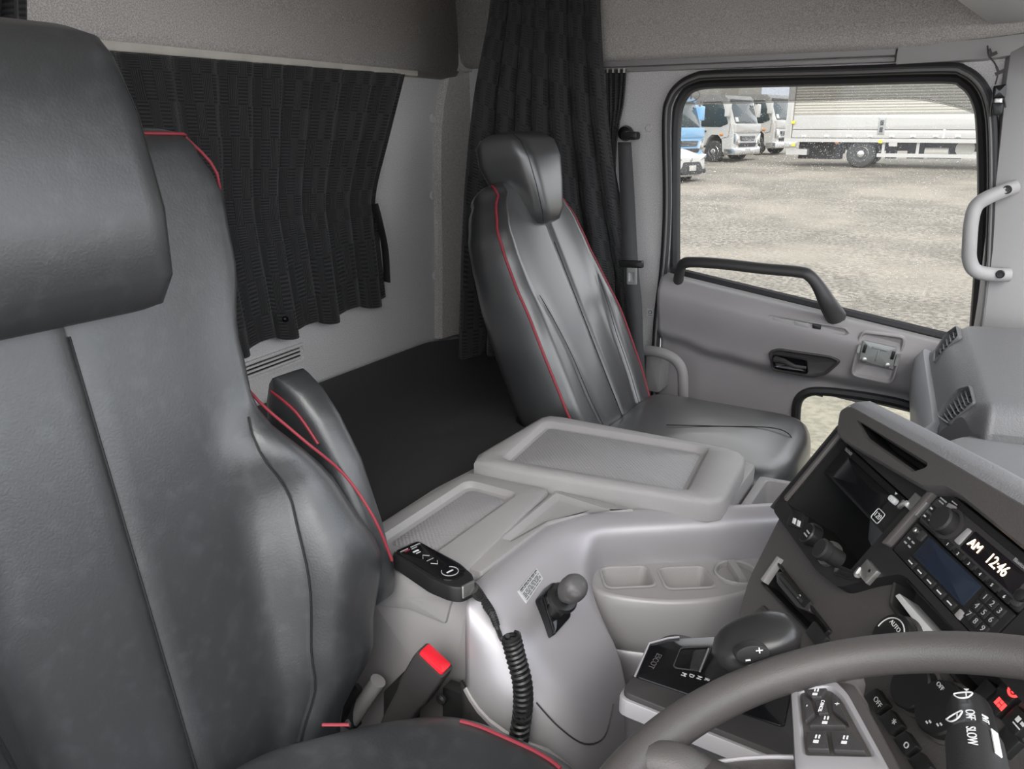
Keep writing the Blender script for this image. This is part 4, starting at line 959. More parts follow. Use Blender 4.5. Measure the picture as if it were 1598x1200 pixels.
# small switch, lighter sockets and tray below bay A
m = bar(rect(-.012, -.142 + .0, .012, -.122), .002, .006, .003, .001)
def knobat(px, py, prof, mt, name, parent=da, h=.006, lab=None, n=24):
    u, v = S.pick(px, py, h); q = M(); q.lathe(S.at(u, v, 0), prof, n); return mk(name, q, mt, parent, label=lab)
pl = sp((1236, 795), (1256, 802), (1251, 826), (1228, 818), h=.008); m = M(); m.pad(S, pl, .0, .010, .003, .001); swm = mk('rocker_switch', m, BLK, da)
for pp in ([(1238, 808), (1242, 809), (1240, 818), (1236, 816)], [(1245, 811), (1249, 813), (1247, 822), (1243, 820)]):
    m = M(); m.pad(S, sp(*pp, h=.011), .009, .0115, .0005, .0003); mk('switch_mark', m, WHITE, swm)
kn = knobat(1266, 834, [(.0155, 0), (.0165, .004), (.0155, .010), (.0135, .012)], BLKM, 'socket_ring')
kn = knobat(1261, 832, [(.014, .008), (.014, .022), (.0125, .024)], BLK, 'socket_cap', h=.02)
bars('cap_print', S.at(*S.pick(1260, 832, .024), .024), [(0, .002, .009, .002), (0, -.003, .010, .002)], DIMW, kn, .0006)
knobat(1294, 864, [(.0165, 0), (.0175, .004), (.0165, .009), (.013, .009)], METAL, 'lighter_ring')
kn = knobat(1286, 859, [(.0115, .006), (.0115, .026), (.0135, .028), (.0135, .036), (.011, .038)], BLKM, 'lighter_knob', h=.03)
pl = sp((1305, 880), (1340, 893), (1338, 901), (1325, 905), (1300, 895), h=.006); m = M(); m.dish(S, pl, inset(ccw(pl), .003), .0, .007, .002, .004, .003, .001, .001); mk('ticket_slot', m, BLKM, da)
# metal brackets between the bays
for (px, py), dd in (((1428, 786), (1402, 790)), ((1352, 891), (1340, 897))):
    u, v = S.pick(px, py, .01)
    m = M(); m.pad(S.at(u, v, .004), rect(-.013, -.010, .013, .010), 0, .006, .001, .0008)
    q2 = S.pick(*dd, .01); m.tube(spline([S.p(u - .012, v - .004, .009), S.p((u + q2[0]) / 2 - .004, v - .012, .012), S.p(q2[0], q2[1], .008), S.p(q2[0] - .006, q2[1] + .008, .004)], 5), .0028, 6)
    mk('mount_bracket', m, METAL, da, label='bright zinc bracket')
    m = M(); m.lathe(S.at(u + .004, v + .003, .010), [(.002, 0), (.002, .0006)], 8); mk('bracket_hole', m, BLK, da)

# upper left unit: recorder with eject button, pocket below is open
rc = thing('trip_recorder', 'black slot-in recorder unit with white eject key and number 120 mark', 'recorder', S.p(.097, -.02, -.02))
m = M(); m.pad(S, rect(.003, -.050, .191, -.001), -.07, -.006, .003, .002); mk('body', m, BLK, rc)
m = M(); m.pad(S, rect(.03, -.047, .15, -.010), -.008, -.002, .002, .001); mk('drop_door', m, GLOSS, rc)
u, v = .146, -.0175
m = M(); m.pad(S, rect(.150, -.016, .166, -.008), -.006, -.001, .004, .002); mk('eject_key', m, WHITE, rc)
m = M(); fq = [S.p(u_, v_, -.0012) for u_, v_ in ((.158, -.0055), (.155, -.0025), (.161, -.0025))]; m.add(fq, [(0, 1, 2)]); mk('eject_mark', m, WHITE, rc, smooth=0)
bxm = rp(rect(.150, -.046, .168, -.031), .003, 3); m = M(); m.tube([S.p(a, b, -.002) for a, b in bxm], .0006, 5, ring=True); mk('mark_frame', m, WHITE, rc)
text('mark_print', '120', .010, S.at(.159, -.0385, -.0018), WHITE, rc, .0003)
text('logo_print', 'YAZAKI', .006, S.at(.018, -.006, -.006), DIMW, rc, .0005)

# radio
ra = thing('car_radio', 'black truck radio showing AM 12:46 in lit digits', 'radio', S.p(.315, .02, -.02))
m = M(); m.pad(S, rect(.224, -.009, .403, .038), -.05, .004, .004, .002); mk('body', m, BLKM, ra)
m = M(); m.pad(S, [(.226, -.006), (.40, -.006), (.40, .030), (.25, .030), (.226, .026)], .003, .0065, .005, .001); mk('face_plate', m, DKG, ra)
m = M(); m.pad(S, rect(.301, .001, .388, .024), .006, .0072, .002, .0004); mk('display', m, LCD, ra)
text('display_print', 'AM', .0135, S.at(.315, .0125, .0072), AMB, ra, .0004)
text('display_print', '12:46', .0165, S.at(.352, .0125, .0072), AMB, ra, .0004, sx=.85)
text('radio_print', 'Bluetooth', .0055, S.at(.372, .0275, .0066), DIMW, ra, .0004)
uk, vk = .268, .012
m = M(); m.lathe(S.at(uk, vk, .006), [(.0185, 0), (.0185, .0025), (.0165, .003)], 28); mk('dial_ring', m, DKG, ra)
m = M(); m.lathe(S.at(uk, vk, .006), [(.0145, 0), (.0145, .014), (.0125, .016), (.004, .0165)], 28); mk('volume_dial', m, BLKM, ra)
m = M(); m.pad(S, [(.289, .002), (.298, .002), (.298, .022), (.291, .022)], .006, .008, .002, .0008); mk('display_key', m, GREYD, ra)
for i, (a, b) in enumerate([(.232, .012), (.243, .012), (.232, .001), (.243, .001)]):
    m = M(); m.pad(S, rect(a - .0045, b - .004, a + .0045, b + .004), .006, .0075, .001, .0006); kb = mk('preset_key', m, BLK, ra)
    m = M(); m.box((a, b, .0077), (.004, .0018, .0004), S); mk('key_mark', m, WHITE, kb)
m = M(); m.pad(S, [(.246, .024), (.262, .027), (.258, .031), (.246, .029)], .006, .0075, .001, .0005); mk('menu_key', m, GREYD, ra)
bars('radio_print', S, [(.236, .0275, .012, .0016), (.236, .024, .009, .0014), (.252, .0325, .010, .0014)], DIMW, ra, .0068)
for i in range(6):
    a = .286 + i * .0195; m = M(); m.pad(S, rect(a - .008, -.0085, a + .008, -.0015), .0055, .0075, .001, .0006); kb = mk('station_key', m, BLK, ra)
    text('key_print', str(i + 1), .0048, S.at(a, -.005, .0075), WHITE, kb, .0003)
m = M(); m.lathe(S.at(.396, .006, .006), [(.006, 0), (.006, .004), (.004, .005)], 16); mk('jack_cap', m, BLK, ra)

# display unit with keypad
du = thing('digital_tachograph', 'black unit with blue grey screen, five keys and number pad below the radio', 'display', S.p(.31, -.03, -.02))
m = M(); m.pad(S, rect(.224, -.0525, .403, -.0105), -.05, .004, .003, .002); mk('body', m, BLK, du)
m = M(); m.pad(S, rect(.256, -.040, .353, -.0125), .003, .0055, .002, .001); mk('screen', m, SCRN, du)
for i in range(5):
    a = .262 + i * .0195; m = M(); m.pad(S, rect(a - .0075, -.0515, a + .0075, -.0425), .003, .0062, .001, .0006); kb = mk('soft_key', m, BLKM, du)
    m = M(); m.box((a, -.047, .0064), (.008, .0014, .0004), S); mk('key_mark', m, WHITE, kb)
m = M(); m.pad(S, rect(.354, -.052, .362, -.043), .003, .0062, .001, .0006); mk('grey_key', m, GREYD, du, label='pale grey key')
for r_ in range(3):
    for c_ in range(3):
        a, b = .366 + c_ * .0115, -.018 - r_ * .0115; m = M(); m.pad(S, rect(a - .005, b - .005, a + .005, b + .005), .003, .0058, .001, .0006); kb = mk('number_key', m, BLKM, du)
        text('key_print', str(r_ * 3 + c_ + 1), .0085, S.at(a, b, .0058), DIMW, kb, .0003)
m = M(); m.lathe(S.at(.234, -.018, .004), [(.003, 0), (.003, .003), (.002, .004)], 12); mk('jack', m, METAL, du)
m = M(); m.pad(S, rect(.241, -.024, .251, -.012), .003, .006, .002, .001); mk('card_flap', m, DKG, du)
bars('unit_print', S, [(.233 + .009 * (k % 2), -.030 - .006 * (k // 2), .005, .002) for k in range(4)], DIMW, du, .0043)

# shelf pocket below the display with a white strip
m = M()
m.dish(S, pk2, inset(ccw(pk2), .004), -.05, -.010, -.04, .006, .005, .002, .003); mk('shelf_pocket', m, BLKM, da)
pl = sp((1392, 927), (1399, 923), (1452, 982), (1436, 985), h=-.008); m = M(); m.pad(S, pl, -.04, -.012, .0015, .001)
tag(mk('paper_strip', m, WHITE), 'white strip lying in the shelf pocket below the number pad', 'strip')

# card reader slot and blank switches on the lower panel
h_ = -.012
pl = sp((1212, 873), (1298, 985), (1277, 1004), (1188, 912), h=h_)
m = M(); m.dish(S, pl, inset(ccw(pl), .004), -.05, -.009, -.04, .004, .003, .001, .001); cs_ = mk('switch_bay', m, BLK, da)
crd = thing('card_reader', 'small black card reader fitted in the open switch bay', 'card reader', S.p(*S.pick(1240, 925, h_), h_))
pl = sp((1213, 895), (1222, 893), (1268, 940), (1266, 957), (1247, 950), (1215, 912), h=-.012); m = M(); m.pad(S, pl, -.024, -.008, .004, .002); mk('body', m, DKG, crd)
m = M(); a, b = S.pick(1222, 900, -.006), S.pick(1258, 942, -.006); m.tube([S.p(*a, -.006), S.p(*b, -.006)], .006, 8); mk('hinge_roll', m, BLK, crd)
pl = sp((1240, 922), (1250, 926), (1252, 938), (1243, 934), h=-.004); m = M(); m.pad(S, pl, -.008, -.0015, .002, .0008); mk('key', m, BLK, crd)
u, v = S.pick(1247, 931, -.001); m = M(); m.tube([S.p(u + .0025 * math.cos(t * PI / 4), v + .0025 * math.sin(t * PI / 4), -.001) for t in range(8)], .0005, 5, ring=True); mk('key_mark', m, WHITE, crd)
m = bar(sp((1188, 905), (1214, 868), (1218, 871), (1192, 909), h=-.008), -.016, -.006, .001, .001); mk('trim_strip', m, GREYD, da)
for pp in ([(1258, 988), (1274, 968), (1296, 996), (1280, 1018)], [(1283, 1021), (1299, 999), (1322, 1028), (1306, 1050)]):
    pl = sp(*pp, h=h_); m = M(); m.pad(S, inset(ccw(pl), .001), -.018, -.008, .003, .0015); mk('blank_switch', m, BLKM, da)
# dark pad at the left of the lower panel
pl = sp((1155, 985), (1192, 944), (1205, 958), (1185, 1010), (1170, 1010), h=h_); m = M(); m.pad(S, pl, -.018, -.009, .004, .002); mk('blank_panel', m, DKG, da)
# rotary dials and their print
def dial(px, py, R, label_items, hh=.018):
    u, v = S.pick(px, py, hh - .014)
    q = M(); q.lathe(S.at(u, v, -.014), [(R * 1.12, 0), (R * 1.12, .004), (R * 1.04, .006)], 32); mk('dial_seat', q, DASH, da)
    q = M(); q.lathe(S.at(u, v, -.014), [(R, .0), (R, hh - .002), (R * .94, hh), (R * .3, hh + .0004)], 32); o = mk('climate_dial', q, BLK, da)
    for (du, dv, s, sz) in label_items: text('dial_print', s, sz, S.at(u + du * R, v + dv * R, -.014 + hh), WHITE, o, .0008, 0)
    return u, v, o
u, v, o = dial(1388, 992, .026, [(-.1, .45, 'AUTO', .007)]); m = M(); m.tube([S.p(u + .02 * math.cos(t * PI / 20), v + .02 * math.sin(t * PI / 20), .005) for t in range(-4, 22)], .0007, 5); mk('dial_arc', m, WHITE, o)
dial(1418, 1068, .024, [])
dial(1462, 1102, .027, [(-.45, .55, 'OFF', .006), ])
u, v = S.pick(1462, 1102, .004); bars('dial_print', S, [(u + .018 * math.cos(a) + d, v + .018 * math.sin(a) + e, .003, .0016) for a in (1.2, .5, 0, -.6, -1.3) for d, e in ((0, 0), (.002, .003))], WHITE, da, .0045)
# column of small switches right of the spoke and warning switches at the far right
for i, s in enumerate(['OFF', '*', 'o', '']):
    px, py = 1368 + i * 23, 1098 + i * 33
    pl = sp((px - 18, py - 8), (px + 6, py - 24), (px + 26, py + 4), (px + 4, py + 22), h=h_); m = M(); m.pad(S, inset(ccw(pl), .0012), -.018, -.006, .002, .0015); o = mk('rocker_switch', m, BLK, da)
    if s: text('switch_print', s, .008 if s == 'OFF' else .013, S.at(*S.pick(px + 2, py - 2, -.006), -.006), WHITE, o, .0006)
for i, (px, py, mt) in enumerate([(1584, 1078, REDL), (1562, 1099, REDL), (1592, 1128, WHITE), (1545, 1085, None), (1575, 1160, None)]):
    pl = [(S.pick(px, py, h_)[0] + a, S.pick(px, py, h_)[1] + b) for a, b in rect(-.010, -.010, .010, .010)]
    m = M(); m.pad(S, pl, -.018, -.006, .002, .0015); o = mk('warning_switch', m, BLK, da)
    if mt is REDL and i == 0:
        u, v = S.pick(px, py, -.006); q = M(); q.tube([S.p(u + .0055 * math.cos(t * PI / 8), v + .0055 * math.sin(t * PI / 8), -.0052) for t in range(16)], .0012, 5, ring=True); q.box((u, v, -.0052), (.002, .006, .001), S); mk('lit_symbol', q, REDL, o)
    elif mt is REDL: bars('lit_symbol', S.at(*S.pick(px, py, -.006), -.006), [(-.004, 0, .003, .007), (0, .002, .003, .003), (0, -.002, .003, .003), (.004, 0, .003, .007)], REDL, o, .0008)
    elif mt: bars('switch_print', S.at(*S.pick(px, py, -.006), -.006), [(-.003, .001, .004, .005), (.003, .001, .004, .003), (0, -.004, .009, .0012)], WHITE, o, .0008)

# dash top and passenger side
m = M()
# rows along y (near driver to door), each a section from rear edge to windscreen
secs = []
for y, xr_, z in [(.2, .30, 1.02), (.6, .20, 1.05), (.9, .07, 1.08), (1.08, -.06, 1.075), (1.2, -.02, 1.05), (1.35, .0, 1.032), (1.5, .02, .99), (1.75, .09, .97), (2.0, .07, .96), (2.17, .05, .96)]:
    secs.append([V((xr_ + .02, y, z - .5)), V((xr_ + .0, y, z - .2)), V((xr_, y, z - .04)), V((xr_ + .008, y, z - .015)), V((xr_ + .03, y, z - .002)), V((xr_ + .08, y, z)), V((xr_ + .3, y, z + .01)), V((.9, y, z + .0))])
secs2 = []
for a in range(8): secs2.append(spline([s[a] for s in secs], 6))
m.loft([[secs2[a][i] for a in range(8)] for i in range(len(secs2[0]))], closed=False)
mk('dash_top', m, DASHT, da, solid=.004, smooth=50)
# vent pod at the passenger end
En, Mn, Gn = V((.062, 1.50, 1.054)), V((.028, 1.56, 1.012)), V((-.002, 1.62, .955))
Ef, Mf, Gf = V((.008, 2.10, 1.066)), V((-.030, 2.125, 1.030)), V((-.056, 2.13, .965))
ex = (Gf - Gn).normalized(); nrm = ex.cross(V((.04, 0, .075))).normalized()
if nrm.x > 0: nrm = -nrm
VF = Fr(Gn.lerp(Gf, .5).lerp(Mn.lerp(Mf, .5), .6) + nrm * .004, ex, nrm.cross(ex), nrm)
v1 = [(1492, 507), (1495, 523), (1455, 566), (1456, 549), (1475, 519)]
v2 = [(1512, 600), (1519, 626), (1478, 662), (1461, 650), (1471, 630), (1495, 605)]
vps = [ccw([VF.pick(*q, .004) for q in v]) for v in (v1, v2)]
def inside(pl, u, v):
    return all((b[0] - a[0]) * (v - a[1]) - (b[1] - a[1]) * (u - a[0]) > 0 for a, b in zip(pl, pl[1:] + pl[:1]))
m = M(); loops = []
ts = [-.07, -.06, -.045, -.03, -.015, 0] + [i / 60 for i in range(1, 61)]
for t in ts:
    e = 0 if t >= 0 else .045 * (1 - math.sqrt(max(0, 1 - (t / -.07) ** 2)))
    f_ = .035 * sst(.84, 1.0, t) ** 2
    E_, M_, G_ = En.lerp(Ef, t), Mn.lerp(Mf, t), Gn.lerp(Gf, t)
    E_ = E_ + V((f_ * .2, 0, -f_ * .5)); M_ = M_ + V((f_ * .7, 0, -f_ * .9))
    dn = V((0, 0, -e))
    sec = [G_ + V((.04, 0, -.30)), G_ + V((.012, 0, -.12)), G_ + V((.0, 0, -.02)), G_ + V((-.002, 0, .0)), G_.lerp(M_, .5) + V((-.003, 0, .003)), M_ + V((-.002, 0, .002)), M_.lerp(E_, .55) + V((-.002, 0, .002)) + dn * .8, E_ + dn, E_ + V((.012, 0, .004)) + dn, E_ + V((.10, -.0, .010)) + dn, E_ + V((.4, 0, .02)) + dn, E_ + V((.85, 0, .02)) + dn]
    loops.append(sec[:2] + spline(sec[2:9], 6)[:-1] + sec[8:])
n_ = len(loops[0]); m.loft(loops, closed=False)
keep = []
for f in m.f:
    c = sum((m.v[i] for i in f), V()) / 4 - VF.o; u_, v_, h_2 = c.dot(VF.x), c.dot(VF.y), c.dot(VF.z)
    if abs(h_2) < .05 and any(inside(inset(pl, .004), u_, v_) for pl in vps): continue
    keep.append(f)
m.f = keep
m.loft([[V((q.x, q.y, q.z)) for q in loops[0]], [V((q.x + .01, q.y + .01, q.z - .2)) for q in loops[0]]], closed=False)
mk('vent_pod', m, DASHT, da, smooth=40)
def vent(pl, top, bot, n):
    q = M(); q.dish(VF, pl, inset(pl, .004), -.02, .0035, -.026, .009, .008, .002, .002); fo = mk('vent_frame', q, DASHT, da)
    q = M(); q.pad(VF, inset(pl, .0065), -.0258, -.0245, .006, .0004); mk('vent_depth', q, DEEP, fo)
    for i in range(n):
        t = (i + .5) / n; a = V(VF.pick(*V(top[0]).lerp(V(top[1]), t), -.004)); b = V(VF.pick(*V(bot[0]).lerp(V(bot[1]), t), -.004))
        d = (b - a); c = (a + b) / 2; q = M(); f = Fr(VF.p(c.x, c.y, -.012), VF.x * d.x + VF.y * d.y, VF.z); q.box((0, 0, 0), (d.length * .9, .016, .0022), f); mk('vent_slat', q, VENTB, fo)
    a = V(VF.pick(*V(top[0]).lerp(V(bot[0]), .55), -.004)); b = V(VF.pick(*V(top[1]).lerp(V(bot[1]), .55), -.004))
    q = M(); q.tube([VF.p(a.x, a.y, -.008), VF.p(b.x, b.y, -.008)], .0018, 6); mk('vent_bar', q, DKG, fo)
vent(vps[0], [(1459, 549), (1489, 513)], [(1459, 560), (1492, 525)], 6)
vent(vps[1], [(1466, 641), (1508, 605)], [(1478, 659), (1514, 626)], 7)
m = M(); lo = []
for t in (0, .2, .4, .6, .8, 1.0, 1.06):
    g = Gn.lerp(Gf, t); k = .5 if t > 1.01 else 1
    lo.append([g + V((a * k, 0, b)) for a, b in ((.01, .004), (-.012, .008), (-.026, -.01), (-.03, -.05), (-.028, -.1), (-.01, -.2), (.01, -.2))])
m.loft(lo, True, True, True); mk('pod_side', m, VENTB, da, smooth=60)
# glove box face below the pod
m = M(); m.box((.06, 1.75, .74), (.08, .8, .3)); mk('glove_panel', m, DASH, da)

# ------------------------------------------------------------------ gear selector console
gs = thing('gear_selector', 'dark gear selector console with black shift knob marked R N D M', 'gear lever', (-.12, .7, .3))
zt = .945
g0 = PZ(962, 1082, zt); g1 = PZ(1036, 990, zt); y0, y1 = g0.y, g1.y; xl = (g0.x + g1.x) / 2
fr = Fr((0, 0, zt), (1, 0, 0), (0, 1, 0))
G = lambda px, py, h=0: fr.pick(px, py, h)
def G3(px, py, h=0): return fr.p(*G(px, py, h), h)
out = [G(962, 1082), G(1030, 992), G(1060, 988), (G(1060, 988)[0] + .17, G(1060, 988)[1] + .005), (G(1060, 988)[0] + .19, G(962, 1082)[1] - .005)]
m = M(); L = []
oc_ = ccw(out)
for d, h in [(-.0, -.6), (.0, -.022), (.0, -.02)]: L.append([fr.p(u + (.05 if h < -.3 else 0), v, h) for u, v in rp(inset(oc_, d + .004), .01, 4)])
m.loft(L, True, True, True); mk('body', m, DKG, gs)
m = M(); m.pad(fr, oc_, -.024, -.004, .012, .003); mk('silver_band', m, SILV, gs, label='silver trim band')
m = M(); m.pad(fr, inset(oc_, .003), -.006, .003, .012, .003); mk('top_frame', m, DKG, gs)
pp = [G(990, 1056, .004), G(1012, 1006, .004), G(1040, 998, .004), G(1150, 992, .004), (G(1150, 992)[0] + .07, G(1150, 992)[1]), (G(1150, 992)[0] + .08, G(990, 1056)[1])]
m = M(); m.pad(fr, pp, .0, .0055, .006, .002); mk('gate_plate', m, GLOSS, gs)
m = M(); m.tube([fr.p(*G(991, 1055, .006), .006), fr.p(*G(1013, 1004, .006), .006), fr.p(*G(1042, 996, .006), .006), fr.p(*G(1060, 994, .006), .006)], .0012, 6); mk('gate_trim', m, SILV, gs)
pg = [G(1049, 1042, .006), G(1062, 1010, .006), G(1112, 1008, .006), G(1095, 1048, .006)]
m = M(); m.dish(fr, pg, inset(ccw(pg), .002), .003, .0065, .001, .006, .005, .001, .004); mk('gate_well', m, DKG, gs)
pg = [G(1075, 1046, .006), G(1082, 1016, .006), G(1104, 1014, .006), G(1094, 1047, .006)]
m = M(); m.pad(fr, pg, .002, .008, .004, .002); mk('gate_shutter', m, BLKM, gs)
m = M(); m.tube([fr.p(*G(1092, 1048, .009), .009), fr.p(*G(1106, 1012, .009), .009)], .001, 6); mk('gate_edge', m, SILV, gs)
for ch, px, py in (('M', 1067, 1053), ('D', 1079, 1055), ('N', 1091, 1058), ('R', 1103, 1061)):
    text('gate_print', ch, .0075, Fr(fr.p(*G(px, py, .006), .006), (0, -1, 0), (1, 0, 0), (0, 0, 1)), WHITE, gs, .0005)
text('gate_print', 'ESCOT', .009, Fr(fr.p(*G(1022, 1032, .006), .006), (0, -1, 0), (1, 0, 0), (0, 0, 1)), STRIP, gs, .0005)
# lever: stem with skirt and knob
kb = (G3(1120, 1040, .01) - CAM).dot(FW)
m = M(); a = G3(1125, 1052, .0); loops = []
st0, st1 = G3(1148, 1050, .0), PD(1192, 1012, kb - .07)
ax = (st1 - st0).normalized(); sf = Fr(st0, V((1, 0, 0)), V((0, 1, 0)) , None)
for t, wx, wy in [(0, .030, .030), (.3, .029, .028), (.7, .028, .026), (1, .026, .025)]:
    c = st0.lerp(st1, t); loops.append([c + V((u, v, 0)) for u, v in rp([(-wx, -wy), (wx, -wy), (wx, wy), (-wx, wy)], .012, 5)])
m.loft(loops, True, True, True); mk('lever_skirt', m, BLKM, gs)
kc = PD(1180, 1003, kb - .085)
m = M(); loops = []
e1 = (PD(1235, 1000, kb - .09) - PD(1125, 1012, kb - .08)).normalized(); e2 = V((0, 0, 1)); e2 = (e2 - e1 * e2.dot(e1)).normalized(); e3 = e1.cross(e2)
for t in range(15):
    s = -1 + 2 * t / 14; rr = (max(0, 1 - abs(s) ** 2.6)) ** .5; c = kc + e1 * (.043 * s) + e2 * (.006 * s)
    wv = lerp(.018, .024, (s + 1) / 2) * max(rr, .02); wd = .030 * max(rr, .02)
    loops.append([c + e2 * (wv * math.copysign(abs(math.cos(k * PI / 10)) ** .75, math.cos(k * PI / 10))) + e3 * (wd * math.copysign(abs(math.sin(k * PI / 10)) ** .75, math.sin(k * PI / 10))) for k in range(20)])
m.loft(loops, True, True, True); mk('shift_knob', m, mat('satin_black_knob', (.03, .029, .029), .3), gs, smooth=60)
vw = (CAM - PD(1180, 1020, kb - .1)).normalized()
bf2 = Fr(PD(1174, 1021, kb - .122), e1, vw.cross(e1), vw)
bf2 = Fr(bf2.o, e1, V((0, 0, 1)), (e1.cross(V((0, 0, 1))) + V((0, 0, .35))) if e1.cross(V((0, 0, 1))).dot(vw) > 0 else -e1.cross(V((0, 0, 1))) + V((0, 0, .35)))
m = M(); m.pad(bf2, circ(0, 0, .0125, 20) and [(q[0] * 1.5, q[1]) for q in circ(0, 0, .0105, 20)], -.012, .003, .002, .002); pbn = mk('plus_minus_button', m, BLKM, gs)
text('plus_mark', '+', .013, bf2.at(.006, .004, .003), WHITE, pbn, .0006); text('minus_mark', '-', .018, bf2.at(-.005, -.003, .003), WHITE, pbn, .0006)

# ------------------------------------------------------------------ steering wheel and stalk
t_ = .365; WC = V((.03, .434, 1.081)); W = Fr(WC, (0, 1, 0), (math.cos(t_), 0, math.sin(t_)), None)
if W.z.z < 0: W = Fr(WC, (0, 1, 0), (math.cos(t_), 0, math.sin(t_)), -W.z)
stw = thing('steering_wheel', 'dark grained steering wheel with silver spoke trim and switch pad', 'steering wheel', WC)
R = .225; m = M(); m.tube([W.p(R * math.cos(2 * PI * i / 96), R * math.sin(2 * PI * i / 96)) for i in range(96)], [.0172] * 96, 16, ring=True, flat=1.0, upv=W.z); mk('rim', m, STEER, stw, smooth=80)
hp_ = -.028
# hub
hub = [W.pick(*q, hp_) for q in [(1040, 1215), (1110, 1186), (1200, 1178), (1300, 1184), (1385, 1210), (1480, 1300)]] 
hubp = hub + [(hub[-1][0] - .09, hub[-1][1] - .02), (hub[0][0] - .08, hub[0][1])]
m = M(); m.pad(W, hubp, hp_ - .05, hp_ + .006, .03, .012, 6); mk('hub_cover', m, STEER, stw)
m = M(); m.tube(spline([W.p(*W.pick(*q, hp_ + .006), hp_ + .006) for q in [(1085, 1206), (1120, 1190), (1200, 1182), (1300, 1187), (1375, 1208)]], 6), .0022, 8); mk('hub_trim', m, SILV, stw)
# spoke
spk = [W.pick(*q, hp_ + .02) for q in [(1226, 1052), (1330, 1050), (1345, 1078), (1420, 1215), (1235, 1215)]]
m = M(); L = []
m.pad(W, spk, hp_ - .012, hp_ + .014, .012, .006, 5); mk('spoke', m, STEER, stw)
m = M(); L = []; 
for (a, b, hh_) in [(W.pick(1262, 1030, 0), W.pick(1340, 1030, 0), -.004), (W.pick(1240, 1060, hp_ + .015), W.pick(1335, 1062, hp_ + .015), hp_ + .012), (W.pick(1240, 1090, hp_ + .015), W.pick(1352, 1090, hp_ + .015), hp_ + .010)]:
    L.append([W.p(*a, hh_), W.p(lerp(a[0], b[0], .5), lerp(a[1], b[1], .5), hh_ + .003), W.p(*b, hh_), W.p(*b, hh_ - .02), W.p(*a, hh_ - .02)])
m.loft(L, True, True, True); mk('spoke_root', m, STEER, stw, smooth=70)
so_ = [W.pick(*q, hp_ + .017) for q in [(1232, 1060), (1300, 1056), (1322, 1078), (1392, 1205), (1240, 1205)]]
si_ = [W.pick(*q, hp_ + .018) for q in [(1249, 1076), (1292, 1072), (1309, 1088), (1356, 1174), (1258, 1172)]]
m = M(); m.dish(W, so_, inset(ccw(si_), -.002), hp_, hp_ + .017, hp_ + .013, .008, .006, .003, .0005); mk('switch_frame', m, SILV, stw, label='silver switch surround')
pads = [([(1252, 1075), (1292, 1072), (1282, 1087), (1266, 1088)], 'c'), ([(1249, 1080), (1265, 1092), (1273, 1112), (1256, 1126)], '-'), ([(1270, 1093), (1288, 1091), (1294, 1112), (1276, 1114)], 'CANCEL'), ([(1296, 1078), (1306, 1084), (1324, 1128), (1298, 1108)], '+'), ([(1276, 1118), (1296, 1116), (1322, 1132), (1260, 1132)], 's'), ([(1256, 1140), (1290, 1139), (1295, 1169), (1258, 1168)], 'ON'), ([(1294, 1139), (1330, 1141), (1352, 1172), (1299, 1170)], 'i')]
for pl, s in pads:
    q = [W.pick(*p_, hp_ + .019) for p_ in pl]; m = M(); m.pad(W, inset(ccw(q), .0005), hp_ + .010, hp_ + .019, .0015, .0012); o = mk('switch', m, DKG, stw)
    cu_ = sum(a for a, b in q) / 4; cv_ = sum(b for a, b in q) / 4
    pf_ = Fr(W.p(cu_, cv_, hp_ + .019), (0, -1, .0), W.y, W.z)
    if s in '+-' or len(s) > 3: text('switch_print', s, .0042 if len(s) > 3 else .0075, pf_, WHITE, o, .0006)
    else: bars('switch_print', pf_, [(-.003, .0015, .004, .0012), (-.003, -.001, .004, .0012), (.003, 0, .003, .004)], WHITE, o, .0004)
# lower left spoke into the hub
m = M(); a = W.pick(1068, 1166, 0)
m.tube(spline([W.p(*W.pick(1005, 1185, 0), -.003), W.p(*W.pick(1050, 1196, -.01), -.01), W.p(*W.pick(1100, 1222, hp_), hp_ - .004), W.p(*W.pick(1170, 1260, hp_), hp_ - .006)], 6), [.016 + .0006 * i for i in range(19)], 14); mk('spoke', m, STEER, stw, smooth=80)
# column
m = M(); m.tube([W.p(0, 0, -.03), W.p(0, .0, -.28)], [.05, .06], 20); mk('column_shroud', m, BLKM, stw)
# wiper stalk
wsx = thing('wiper_stalk', 'black wiper stalk with white pictograms behind the steering wheel', 'stalk', PD(1520, 1150, .55))
a, b = PD(1512, 1103, .60), PD(1528, 1215, .515); ax = (b - a).normalized(); 
vw = (CAM - a).normalized(); ex = ax.cross(vw).normalized(); wf2 = Fr(a, ex, vw.cross(ax).cross(ax) if False else ex.cross(ax), ax); rr = .0155
m = M(); m.lathe(wf2, [(.006, -.003), (.012, -.001), (rr - .001, .003), (rr, .008), (rr + .0015, .055), (rr + .0005, .056)], 28); mk('tip', m, BLK, wsx)
m = M(); m.lathe(wf2, [(rr + .001, .056), (rr + .003, .057), (rr + .004, .18)], 28); mk('collar', m, BLKM, wsx)
vd = (CAM - wf2.p(0, 0, .03)); vd = (vd - ax * vd.dot(ax)).normalized()
tfw = lambda d, side: Fr(a + ax * d + (vd * math.cos(side) + vd.cross(ax) * math.sin(side)) * (rr + .0015 + .0012 * (d > .05) * 2), ax, (vd * math.cos(side) + vd.cross(ax) * math.sin(side)).cross(ax), vd * math.cos(side) + vd.cross(ax) * math.sin(side))
for s, d, sd_, sz in (('OFF', .045, .0, .0085), ('INT', .045, .55, .0065), ('SLOW', .078, -.05, .0085)):
    text('stalk_print', s, sz, tfw(d, sd_), WHITE, wsx, .0004)
